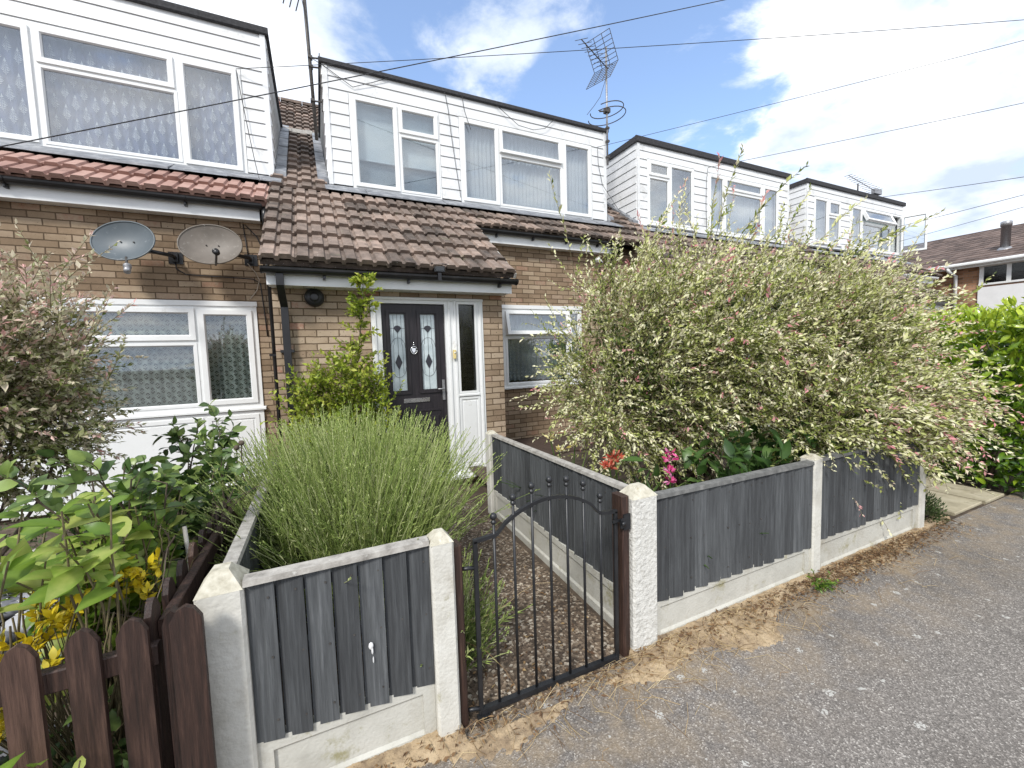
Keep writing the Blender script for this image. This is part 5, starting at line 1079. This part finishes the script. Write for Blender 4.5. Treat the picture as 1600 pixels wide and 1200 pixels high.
# ---- lavender
def lavender(name, c, rx, ry, n, hmin, hmax, spread, label, lean=(0,0,0)):
    r = empty(name, (c[0],c[1],0), label, 'shrub')
    a = RNG.uniform(0, 2*PI, n); q = np.sqrt(rnd(n)); s = np.c_[c[0]+rx*q*np.cos(a), c[1]+ry*q*np.sin(a), np.full(n,.03)]
    d = np.c_[np.cos(a)*q*spread, np.sin(a)*q*spread*.9, np.ones(n)]+nrm(0,.12,(n,3))+np.array(lean); P = paths(s, d, (hmin+(hmax-hmin)*rnd(n)**.7)*(1-.13*q), 7, droop=.20*q+.05, wob=.22)
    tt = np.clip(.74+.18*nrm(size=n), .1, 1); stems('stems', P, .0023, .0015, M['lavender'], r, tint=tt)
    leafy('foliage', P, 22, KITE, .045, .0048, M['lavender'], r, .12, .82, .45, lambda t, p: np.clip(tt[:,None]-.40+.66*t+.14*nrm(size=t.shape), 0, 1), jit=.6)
    leafy('flower_spikes', P, 10, KITE, .013, .0060, M['lavender'], r, .93, 1.0, .5, lambda t, p: np.clip(.8+.15*nrm(size=t.shape), 0, 1), jit=.6)
    nd = n//14; a = RNG.uniform(0,2*PI,nd); PD = paths(np.c_[c[0]+rx*.8*np.cos(a),c[1]+ry*.8*np.sin(a),.10+.25*rnd(nd)], np.c_[np.cos(a),np.sin(a),.5+.5*rnd(nd)]+nrm(0,.5,(nd,3)), .25+.30*rnd(nd), 6, .5, .5); PD[:,:,2] = np.maximum(PD[:,:,2],.01); stems('dry_stems', PD, .0018, .0010, M['straw'], r, tint=np.clip(.55+.2*nrm(size=nd),0,1))
    thick(r, [([(c[0]+rx*.5*math.cos(t),c[1]+ry*.5*math.sin(t),0),(c[0]+rx*.8*math.cos(t),c[1]+ry*.8*math.sin(t),.22),(c[0]+rx*1.1*math.cos(t),c[1]+ry*1.1*math.sin(t),.42)],.010,.004) for t in np.linspace(0,6.1,15)], M['bark'], 'woody_base')
lavender('lavender_bush', (.17,2.92), .31, .62, 2600, .82, 1.36, .43, 'large billowing lavender bush leaning over the path before the front door')
lavender('lavender_bush', (.50,2.02), .10, .18, 170, .30, .62, .55, 'small lavender clump just behind the hinge side of the gate', lean=(.15,-.1,0))

# ---- yellow-green climber by the door
cl = empty('climbing_shrub', (.2,4.62,0), 'yellow-green climbing shrub with one tall spire beside the front door', 'shrub')
n = 400; p = np.c_[RNG.uniform(-.22,.62,n),RNG.uniform(4.35,4.75,n),RNG.uniform(.65,1.50,n)]; p[:,2] += -.35*np.abs(p[:,0]-.3)
PC = paths(p, np.c_[nrm(0,.5,n),nrm(-.35,.4,n),.6+.3*rnd(n)], .22+.22*rnd(n), 6, .3, .35)
sp0 = np.array([.36,4.62,1.35]); sp1 = np.array([.46,4.48,2.42]); m = 58; f = rnd(m)**.8; ps_ = sp0+(sp1-sp0)*f[:,None]+nrm(0,.03,(m,3)); PS = paths(ps_, np.c_[nrm(0,.95,m),nrm(-.3,.5,m),.35+.5*rnd(m)], (.12+.20*rnd(m))*(1.15-.7*f), 6, .2, .3)
thick(cl, [([(.2,4.7,0),(.25,4.72,.5),(.32,4.66,1.1),(.38,4.6,1.7),(.43,4.52,2.1),(.46,4.48,2.45)],.014,.003),([(.2,4.7,0),(.05,4.7,.5),(.0,4.62,.9),(-.05,4.55,1.2)],.011,.003),([(.22,4.7,.1),(.45,4.65,.6),(.58,4.55,1.2)],.010,.003)], M['bark'], 'trunk')
PX = np.concatenate([PC,PS]); stems('shoots', PX, .0026, .001, M['twig'], cl); tb = np.clip(.55+.2*nrm(size=len(PX)),.1,1)
leafy('foliage', PX, 19, KITE, .048, .026, M['pyracantha'], cl, .05, 1, .9, lambda t, p: np.clip(tb[:,None]-.2+.4*t+.12*nrm(size=t.shape),0,1), jit=.6, face=(0,-.3,.8))

# ---- rose behind the picket fence
rs = empty('rose_bush', (-.78,2.75,0), 'dark green rose bush with bare brown stems in front of the white panels', 'shrub')
n = 120; a = RNG.uniform(0,2*PI,n); PR = paths(np.c_[-.72+.10*np.cos(a),2.75+.12*np.sin(a),np.full(n,.02)], np.c_[.42*np.cos(a)+.06,.42*np.sin(a)-.05,np.ones(n)], .80+.62*rnd(n), 9, .20, .40)
PR = PR[(PR[:,:,0].max(1) < -.44) & (PR[:,:,0].min(1) > -.95)]; n = len(PR)
stems('canes', PR, .0075, .0030, M['bark'], rs, 6)
t, d = along(PR, RNG.uniform(.35,1,(n,11))); t = t.reshape(-1,3); d = d.reshape(-1,3); PR2 = paths(t, d*.5+nrm(0,.7,t.shape)+np.array([0,-.15,.2]), .10+.16*rnd(len(t)), 5, .4, .3); stems('twigs', PR2, .003, .0012, M['bark'], rs)
leafy('foliage', PR2, 9, BLADE, .064, .048, M['rose'], rs, .15, 1, 1.0, lambda t, p: np.clip(.50+.22*nrm(size=t.shape)+.25*(p[...,2]-.8),0,1), jit=.5, face=(.0,-.25,1), droop=.2, smooth=True, clip=lambda q: (q[:,0] > -1.0) & (q[:,1] > 2.25) & (q[:,0] < -.60) | ((q[:,0] < -.36) & (q[:,2] > 1.0-.25*(q[:,1]-2.2))))
for x, y, z in ((-.99,2.55,.92),(-.42,2.7,1.17),(-.45,2.74,1.14)): b = MB(); b.ball((x,y,z), .016, 8); b.tube([(x,y,z-.01),(x-.01,y+.03,z-.09),(x+.02,y+.06,z-.22)], .003, 4); b.build('rose_hip', M['bark'], rs)
# ---- bright large-leaved shrub just inside the pickets
bl = empty('broadleaf_shrub', (-.85,2.0,0), 'light green shrub with large serrated leaves leaning over the brown pickets', 'shrub')
n = 380; a = RNG.uniform(0,2*PI,n); PB = paths(np.c_[-.85+.08*np.cos(a),1.98+.08*np.sin(a),np.full(n,.02)], np.c_[.42*np.cos(a),.30*np.sin(a)-.05,np.ones(n)], .80+.40*rnd(n), 8, .34, .3)
PB = PB[(PB[:,:,0].max(1) < -.62) & (PB[:,:,0].min(1) > -1.06) & (PB[:,:,1].min(1) > 1.66)]; n = len(PB)
stems('stems', PB, .0055, .0028, M['twig'], bl, 5)
leafy('foliage', PB, 15, BLADE, .105, .062, M['big_leaf'], bl, .45, 1, 1.5, lambda t, p: np.clip(.66+.24*nrm(size=t.shape),0,1), jit=.5, face=(.1,-.35,1), droop=.35, smooth=True, clip=lambda q: (q[:,0] > -1.02) & (q[:,0] < -.60+.05*(q[:,1]-1.8)) & (q[:,1] > 1.61) & ((q[:,2] > .88) | (q[:,1] > 1.97)))
b = MB(); b.tube([(-.55,2.15,.0),(-.545,2.15,.5),(-.56,2.14,.93)], .008, 6); T(b.build('garden_cane', M['cap_wood']), 'pale broken cane with a dead leaf standing among the rose leaves', 'cane')
n = 7; nl_ = empty('nettle', (-.80,1.45,0), 'light green toothed leaves poking out in front of the brown pickets at the bottom corner', 'weed')
PN = paths(np.c_[-.735+nrm(0,.02,n),np.full(n,1.45),np.zeros(n)], np.c_[nrm(.0,.06,n),nrm(-.02,.05,n),np.ones(n)], .52+.08*rnd(n), 6, .4, .2); stems('stems', PN, .0035, .002, M['twig'], nl_, 5)
leafy('foliage', PN, 7, BLADE, .085, .05, M['big_leaf'], nl_, .4, 1, 1.4, lambda t, p: np.clip(.65+.2*nrm(size=t.shape),0,1), jit=.4, face=(.1,-.35,1), droop=.3, smooth=True, clip=lambda q: (q[:,0] < -.60) & (q[:,1] < 1.525))
# lower green mass between the pickets
lo = empty('undershrub', (-.8,1.8,0), 'low dark green plants seen between the front brown pickets', 'plants')
n = 90; PQ = paths(np.c_[RNG.uniform(-1.35,-.58,n),RNG.uniform(1.64,2.0,n),np.zeros(n)], np.c_[nrm(0,.3,n),nrm(-.1,.2,n),np.ones(n)], .30+.32*rnd(n), 6, .4, .3); PQ = PQ[(PQ[:,:,0].max(1) < -.54) & (PQ[:,:,1].min(1) > 1.62)]
stems('stems', PQ, .003, .0015, M['twig'], lo)
leafy('foliage', PQ, 11, BLADE, .055, .034, M['rose'], lo, .2, 1, 1.2, lambda t, p: np.clip(.5+.2*nrm(size=t.shape),0,1), jit=.5, face=(0,-.3,1), droop=.2, smooth=True)
# ---- yellow-leaved shrub
yl = empty('yellow_shrub', (-.80,1.86,0), 'vivid yellow-leaved low shrub glowing behind the brown pickets', 'shrub')
cen = np.array([(-.86,1.90,.80),(-.93,1.86,.74),(-.80,1.92,.83),(-.86,1.72,.62),(-.80,1.72,.68),(-.60,2.02,.86),(-.56,2.02,.90),(-.64,1.98,.80),(-.92,1.78,.60)]); cen = np.array([-.05,0,1.60])+(cen-np.array([0,0,1.62]))*.975; k = RNG.integers(0,len(cen),60)
PY = paths(cen[k]+nrm(0,.035,(60,3))-np.array([0,0,.07]), np.c_[nrm(0,.5,60),nrm(-.2,.4,60),np.ones(60)], .06+.05*rnd(60), 5, .3, .3)
stems('branches', np.array([[(-.78,1.9,0),*(np.array((-.78,1.9,0))*(1-f)+q*f for f in (.35,.7,1))] for q in PY[:,0]]), .003, .0015, M['twig'], yl); stems('shoots', PY, .0022, .0012, M['twig'], yl)
leafy('foliage', PY, 13, LEAF, .036, .017, M['yellow_leaf'], yl, .1, 1, .9, lambda t, p: np.clip(.5+.25*nrm(size=t.shape),0,1), jit=.5, face=(0,-.3,.9), smooth=True, clip=lambda q: (q[:,1] > 1.60) & (q[:,0] < -.59))

# ---- ground cover, stones of the left garden
n = 2600; x = RNG.uniform(-3.3,-.55,n); y = RNG.uniform(2.6,5.9,n); msk = (np.array([vn1(a, b_, 2.2) for a, b_ in zip(x,y)]) > -.15) & ~((y < 4.0) & (x < -1.6)); x, y = x[msk], y[msk]; n = len(x)
T(scatter('ground_cover', KITE, np.c_[x,y,.02+.12*rnd(n)], np.c_[nrm(size=(n,2)),.5+rnd(n)], np.c_[nrm(0,.5,(n,2)),np.ones(n)], .03+.03*rnd(n), .016+.012*rnd(n), np.clip(.5+.25*nrm(size=n),0,1), M['thyme']), 'low green ground cover under the left garden shrubs', 'ground cover', kind='stuff')
al = empty('alyssum_mound', (-2.0,4.25,0), 'low mound of white flowers among the stones of the left garden', 'flowers')
n = 1500; u = sph(n); u[:,2] = np.abs(u[:,2]); pp = np.array([-2.02,4.2,0])+u*np.array([.42,.55,.22])*(.6+.4*rnd(n))[:,None]
scatter('foliage', KITE, pp, u+nrm(0,.5,(n,3)), u+nrm(0,.5,(n,3)), .028, .012, np.clip(.55+.25*nrm(size=n),0,1), M['thyme'], al)
n = 750; u = sph(n); u[:,2] = np.abs(u[:,2]); pp = np.array([-2.02,4.2,0])+u*np.array([.43,.56,.23])+nrm(0,.02,(n,3)); pp = pp[pp[:,0]+.35*(pp[:,1]-4.2) < -1.85]; n = len(pp)
scatter('blossom', KITE, pp, sph(n), np.c_[nrm(0,.4,(n,2)),np.ones(n)], .018, .018, rnd(n), M['petal_white'], al)
M['stone'] = noisy('grey_cobble', [(.25,(.13,.135,.15)),(.5,(.24,.245,.265)),(.8,(.38,.385,.40))], 6, .7, .2, tint=.7)
stl = ['dark grey flat cobble at the left edge','large pale speckled cobble in the left garden','blue-grey long cobble lying against the pale one','small round grey cobble beside the yellow leaves','low grey cobble half sunk in slate chips','grey oval cobble behind the pale one']
for i, (x, y, z, sx, sy, sz, lab) in enumerate([(-1.94,3.78,.05,.13,.09,.055,stl[0]),(-1.72,3.52,.05,.135,.10,.065,stl[1]),(-1.80,3.86,.06,.15,.09,.06,stl[2]),(-1.62,3.88,.05,.09,.07,.05,stl[3]),(-1.84,3.36,.04,.11,.08,.05,stl[4]),(-1.58,3.70,.05,.11,.09,.055,stl[5])]):
    b = MB(); b.tint = (.2,.95,.5,.45,.35,.55)[i]; b.ball((x,y,z), 1, 18, (sx,sy,sz)); r = random.Random(i)
    w_ = vnoise(i+20, 6); b.v = [(a+.06*sx*w_(a*9,c*9), c+.06*sy*w_(c*9,d*9), d+.05*sz*w_(d*9,a*9)) for a, c, d in b.v]; T(b.build('cobble', M['stone']), lab, 'stone', 'cobbles in the left garden')
M['slate'] = noisy('slate_chip', [(.25,(.025,.026,.030)),(.55,(.060,.062,.070)),(.85,(.13,.13,.14))], 9, .6, .2, tint=.6)
CH = (np.array([[-.5,0,.0],[.5,.1,0],[.4,.9,.02],[-.4,1,0],[-.45,.05,.14],[.45,.15,.14],[.35,.85,.16],[-.35,.92,.13]]), [(4,5,6,7),(0,1,5,4),(1,2,6,5),(2,3,7,6),(3,0,4,7)])
n = 1500; pp = np.c_[RNG.uniform(-2.6,-.62,n),RNG.uniform(1.75,4.4,n),.0+.02*rnd(n)]
T(scatter('slate_chips', CH, pp, np.c_[nrm(size=(n,2)),nrm(0,.15,n)], np.c_[nrm(0,.25,(n,2)),np.ones(n)], .05+.05*rnd(n), .03+.03*rnd(n), rnd(n), M['slate']), 'dark slate chips covering the ground of the left garden', 'slate chips', kind='stuff')

# ---- flowers in the right bed
def strap(name, c, n, l, label, cat='plant', w=.022):
    r = empty(name, (c[0],c[1],0), label, cat); a = RNG.uniform(0,2*PI,n); P = paths(np.c_[c[0]+.05*np.cos(a),c[1]+.05*np.sin(a),np.full(n,c[2])], np.c_[.55*np.cos(a),.55*np.sin(a),np.ones(n)]+nrm(0,.12,(n,3)), l*(.7+.4*rnd(n)), 7, .9, .12)
    # flat arching blades
    b = MB()
    for k in range(n):
        b.tint = min(1,max(0,random.gauss(.5,.22))); s = np.array([-math.sin(a[k]),math.cos(a[k]),0])*w/2; vs = []
        for i in range(8): q = 1-abs(i/7-.35)*.9 if i < 7 else .05; vs += [tuple(P[k,i]-s*q), tuple(P[k,i]+np.array([0,0,-.004])), tuple(P[k,i]+s*q)]
        b.add(vs, [(i*3+j,i*3+j+1,i*3+j+4,i*3+j+3) for i in range(7) for j in (0,1)])
    b.build('leaves', M['strap'], r); return r
def flower(parent, c, n, R, mat, ln, name='flower', stem=None):
    u = sph(n); u[:,2] = np.abs(u[:,2])*.8+.05
    scatter(name, LEAF, np.array(c)+u*R*rnd(n)[:,None]*.7, u+nrm(0,.3,(n,3)), nrm(size=(n,3)), ln*(.8+.4*rnd(n)), ln*.42, rnd(n), mat, parent)
    if stem is not None: b = MB(); b.tube([stem, ((stem[0]+c[0])/2+.02,(stem[1]+c[1])/2,(stem[2]+c[2])/2), c], .005, 5); b.build('stem', M['strap'], parent)
q = strap('lily_plant', (2.12,2.55,.05), 46, .72, 'red-flowered lily with strap leaves leaning at the path fence', w=.028); flower(q, (2.02,2.50,.78), 30, .07, M['petal_red'], .055, stem=(2.12,2.55,.1)); flower(q, (1.93,2.45,.74), 22, .06, M['petal_red'], .05, 'flower', stem=(2.1,2.55,.1))
q = strap('iris_plant', (2.20,2.12,.05), 40, .66, 'pink-flowered spike with broad strap leaves near the roughcast post', w=.036)
for z, k, R in ((.90,12,.035),(.84,20,.055),(.77,20,.05),(.70,24,.055)): flower(q, (2.16,2.08,z), k, R, M['petal_pink'], .042, 'flower', stem=(2.2,2.12,.1) if z == .70 else None)
q = strap('daylily_plant', (1.92,3.05,.08), 40, .70, 'pale yellow flowers on strap leaves behind the path fence', w=.022)
for c in ((1.80,2.95,.78),(1.98,2.98,.80),(1.86,3.2,.84)): flower(q, c, 12, .05, M['petal_yellow'], .05, 'flower', stem=(1.92,3.05,.1))
hs = empty('broadleaf_plant', (2.6,2.0,0), 'broad dark green leaves under the willow behind the right fence', 'plant')
n = 46; PH = paths(np.c_[RNG.uniform(2.35,3.6,n),RNG.uniform(1.95,2.25,n),np.full(n,.05)], np.c_[nrm(.1,.25,n),nrm(-.03,.10,n),np.ones(n)], .74+.30*rnd(n), 6, .2, .15); stems('stalks', PH, .004, .002, M['strap'], hs)
leafy('foliage', PH, 7, BLADE, .125, .062, M['hosta'], hs, .45, 1, 1.0, lambda t, p: np.clip(.5+.22*nrm(size=t.shape),0,1), jit=.35, face=(0,-.3,1), droop=.2, smooth=True)
dk = empty('deck_platform', (3.4,5.4,0), 'low dark brown timber platform by the house wall behind the path fence', 'deck')
b = MB()
for i in range(9): b.tint = random.random(); b.bbox(2.35, 4.9, 4.95+i*.125, 4.95+i*.125+.117, .14, .205, .006)
b.build('boards', M['deck'], dk)
b = MB(); b.box(2.36,4.89,4.96,6.05,.02,.138); b.build('base', M['deck'], dk)

# ---- dark little plant by the end post
ty = empty('thyme_tuft', (4.95,1.76,0), 'small dark green tuft beside the end post and the paving slabs', 'plant')
n = 1400; u = sph(n); u[:,2] = np.abs(u[:,2]); pp = np.array([4.92,1.80,0])+u*np.array([.24,.22,.26])*(.5+.5*rnd(n))[:,None]
scatter('foliage', KITE, pp, u+nrm(0,.4,(n,3))+np.array([0,0,.5]), u+nrm(0,.5,(n,3)), .04, .010, np.clip(.5+.2*nrm(size=n),0,1), M['thyme'], ty)

wd = empty('weed_tuft', (2.93,1.53,0), 'little green weed growing in the litter at the foot of the right fence', 'weed')
PW_ = paths(np.c_[2.93+nrm(0,.03,26),1.52+nrm(0,.02,26),np.full(26,.01)], np.c_[nrm(0,.8,26),nrm(-.2,.6,26),np.ones(26)], .05+.06*rnd(26), 4, .6, .3); stems('stems', PW_, .0018, .001, M['strap'], wd); leafy('foliage', PW_, 6, LEAF, .026, .011, M['big_leaf'], wd, .1, 1, .9, lambda t, p: np.clip(.4+.2*nrm(size=t.shape),0,1), jit=.5)
# ---- laurel hedge
hg = empty('laurel_hedge', (8.2,2.4,0), 'glossy bright green laurel hedge at the right edge', 'hedge')
def shell(n, x0, x1, y0, y1, z0, z1, depth):
    faces = RNG.choice(4, n, p=(.42,.22,.26,.10)); p = np.c_[RNG.uniform(x0,x1,n),RNG.uniform(y0,y1,n),RNG.uniform(z0,z1,n)]; o = np.zeros((n,3))
    for f, (ax, v, s) in enumerate(((1,y0,-1),(0,x0,-1),(2,z1,1),(1,y1,1))): k = faces == f; p[k,ax] = v; o[k,ax] = s
    bump = np.array([.5*vn1(a*1.0+c, b_+c*.7, 3.0) for a, b_, c in p]); p += o*(.14*bump-depth*rnd(n))[:,None]
    return p, o
n = 9000; p, o = shell(n, 6.35, 11.5, 1.42, 3.1, .05, 1.83, .26)
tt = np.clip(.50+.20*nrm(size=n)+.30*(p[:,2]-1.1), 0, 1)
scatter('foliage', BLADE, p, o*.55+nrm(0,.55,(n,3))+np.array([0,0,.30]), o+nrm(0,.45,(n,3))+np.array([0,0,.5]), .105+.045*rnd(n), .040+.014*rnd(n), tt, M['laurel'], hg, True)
n = 420; p = np.c_[RNG.uniform(6.35,11.4,n),RNG.uniform(1.5,3.0,n),np.full(n,1.76)+.05*nrm(size=n)]; PG = paths(p, np.c_[nrm(0,.35,n),nrm(0,.35,n),np.ones(n)], .10+.14*rnd(n), 4, .1, .2); stems('shoots', PG, .004, .002, M['strap'], hg)
leafy('young_leaves', PG, 9, BLADE, .095, .034, M['laurel'], hg, .1, 1, .8, lambda t, p: np.clip(.85+.12*nrm(size=t.shape),0,1), jit=.5, smooth=True)
n = 130; p = np.c_[RNG.uniform(6.5,11.3,n),RNG.uniform(1.6,2.9,n),np.zeros(n)]; stems('branches', paths(p, np.c_[nrm(0,.15,n),nrm(0,.15,n),np.ones(n)], 1.5+.25*rnd(n), 6, 0, .2), .014, .005, M['bark'], hg, 5)
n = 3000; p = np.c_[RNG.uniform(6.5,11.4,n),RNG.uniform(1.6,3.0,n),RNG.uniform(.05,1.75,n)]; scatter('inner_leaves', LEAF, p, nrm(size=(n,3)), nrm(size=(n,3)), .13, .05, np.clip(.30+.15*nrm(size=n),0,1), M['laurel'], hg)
# ------------------------------------------------------------------ sky, sun, camera
SUN = Vector((-.55,-.62,.78)).normalized()
w = bpy.data.worlds.new('World'); S.world = w; w.use_nodes = True; nt = w.node_tree; nt.nodes.clear()
sky = N(nt, 'ShaderNodeTexSky', sky_type='NISHITA', sun_disc=False); sky.sun_elevation = math.asin(SUN.z); sky.sun_rotation = math.atan2(SUN.x, SUN.y) % (2*PI); sky.air_density = 1.3; sky.dust_density = .6; sky.ozone_density = 2.0
tc = N(nt, 'ShaderNodeTexCoord'); sp = N(nt, 'ShaderNodeSeparateXYZ'); L(nt, tc, 'Generated', sp, 0)
za = N(nt, 'ShaderNodeMath', operation='ADD'); za.inputs[1].default_value = .22; L(nt, sp, 2, za, 0); zm = N(nt, 'ShaderNodeMath', operation='MAXIMUM'); zm.inputs[1].default_value = .06; L(nt, za, 0, zm, 0)
dx_ = N(nt, 'ShaderNodeMath', operation='DIVIDE'); L(nt, sp, 0, dx_, 0); L(nt, zm, 0, dx_, 1); dy_ = N(nt, 'ShaderNodeMath', operation='DIVIDE'); L(nt, sp, 1, dy_, 0); L(nt, zm, 0, dy_, 1)
cv = N(nt, 'ShaderNodeCombineXYZ'); L(nt, dx_, 0, cv, 0); L(nt, dy_, 0, cv, 1)
n1 = N(nt, 'ShaderNodeTexNoise', i_Scale=3.4, i_Detail=12, i_Roughness=.60, i_Distortion=.25); L(nt, cv, 0, n1, 'Vector')
mp = N(nt, 'ShaderNodeMapping'); mp.inputs['Location'].default_value = (4.1,2.7,1.3); mp.inputs['Scale'].default_value = (1,1.3,1); L(nt, cv, 0, mp, 0)
n2 = N(nt, 'ShaderNodeTexNoise', i_Scale=2.6, i_Detail=8, i_Roughness=.55); L(nt, mp, 0, n2, 'Vector')
acc = None
for (d, lo, hi, amt) in BLUE:
    vm = N(nt, 'ShaderNodeVectorMath', operation='DOT_PRODUCT'); vm.inputs[1].default_value = Vector(d).normalized(); L(nt, tc, 'Generated', vm, 0)
    mr = N(nt, 'ShaderNodeMapRange', interpolation_type='SMOOTHSTEP'); mr.inputs[1].default_value = lo; mr.inputs[2].default_value = hi; mr.inputs[3].default_value = 0; mr.inputs[4].default_value = amt; L(nt, vm, 'Value', mr, 0)
    if acc is None: acc = mr
    else: a_ = N(nt, 'ShaderNodeMath', operation='ADD'); L(nt, acc, 0, a_, 0); L(nt, mr, 0, a_, 1); acc = a_
sb = N(nt, 'ShaderNodeMath', operation='SUBTRACT'); L(nt, n1, 0, sb, 0); L(nt, acc, 0, sb, 1)
cr = ramp(nt, [(.23,(0,0,0)),(.42,(1,1,1))], 'EASE'); L(nt, sb, 0, cr, 0)
cc = ramp(nt, [(.36,(3.6,4.2,5.2)),(.52,(5.5,5.9,6.6)),(.66,(7.9,8.0,8.1))]); L(nt, n2, 0, cc, 0)
sc = N(nt, 'ShaderNodeMix', data_type='RGBA', blend_type='MULTIPLY'); sc.inputs[0].default_value = 1; L(nt, sky, 0, sc, 6); sc.inputs[7].default_value = (SKYK*.95, SKYK, SKYK*1.12, 1)
mx = N(nt, 'ShaderNodeMix', data_type='RGBA'); L(nt, cr, 0, mx, 'Factor'); hz = N(nt, 'ShaderNodeMix', data_type='RGBA'); hz.inputs[0].default_value = .12; L(nt, sc, 2, hz, 6); hz.inputs[7].default_value = (4.2,5.0,6.2,1); L(nt, hz, 2, mx, 6); L(nt, cc, 0, mx, 7)
bg = N(nt, 'ShaderNodeBackground', i_Strength=.13); L(nt, mx, 2, bg, 0); wo = N(nt, 'ShaderNodeOutputWorld'); L(nt, bg, 0, wo, 0)
sd = bpy.data.lights.new('sun', 'SUN'); sd.energy = SUNE; sd.angle = rad(10); sd.color = (1,.965,.91); so_ = bpy.data.objects.new('sun', sd); COL.objects.link(so_); so_.location = (-8,-10,14); so_.rotation_euler = SUN.to_track_quat('Z','Y').to_euler()
cd = bpy.data.cameras.new('camera'); cd.sensor_fit = 'HORIZONTAL'; cd.sensor_width = 36; cd.lens = FP/1600*36; cd.clip_start = .05; cd.clip_end = 500
co = bpy.data.objects.new('camera', cd); COL.objects.link(co)
Rm = Matrix((CR, CU, -CF)).transposed(); co.matrix_world = Matrix.Translation((0,0,1.62)) @ Rm.to_4x4(); S.camera = co
S.view_settings.view_transform = 'Standard'; S.view_settings.look = 'None'; S.view_settings.exposure = EXPO; S.view_settings.gamma = 1
S.cycles.max_bounces = 6; S.cycles.transparent_max_bounces = 12; S.cycles.use_adaptive_sampling = False; S.cycles.use_denoising = True; S.cycles.denoiser = 'OPENIMAGEDENOISE'; S.cycles.denoising_input_passes = 'RGB_ALBEDO_NORMAL'; S.cycles.denoising_prefilter = 'NONE'; S.cycles.sample_clamp_indirect = 4; S.cycles.caustics_reflective = False; S.cycles.caustics_refractive = False
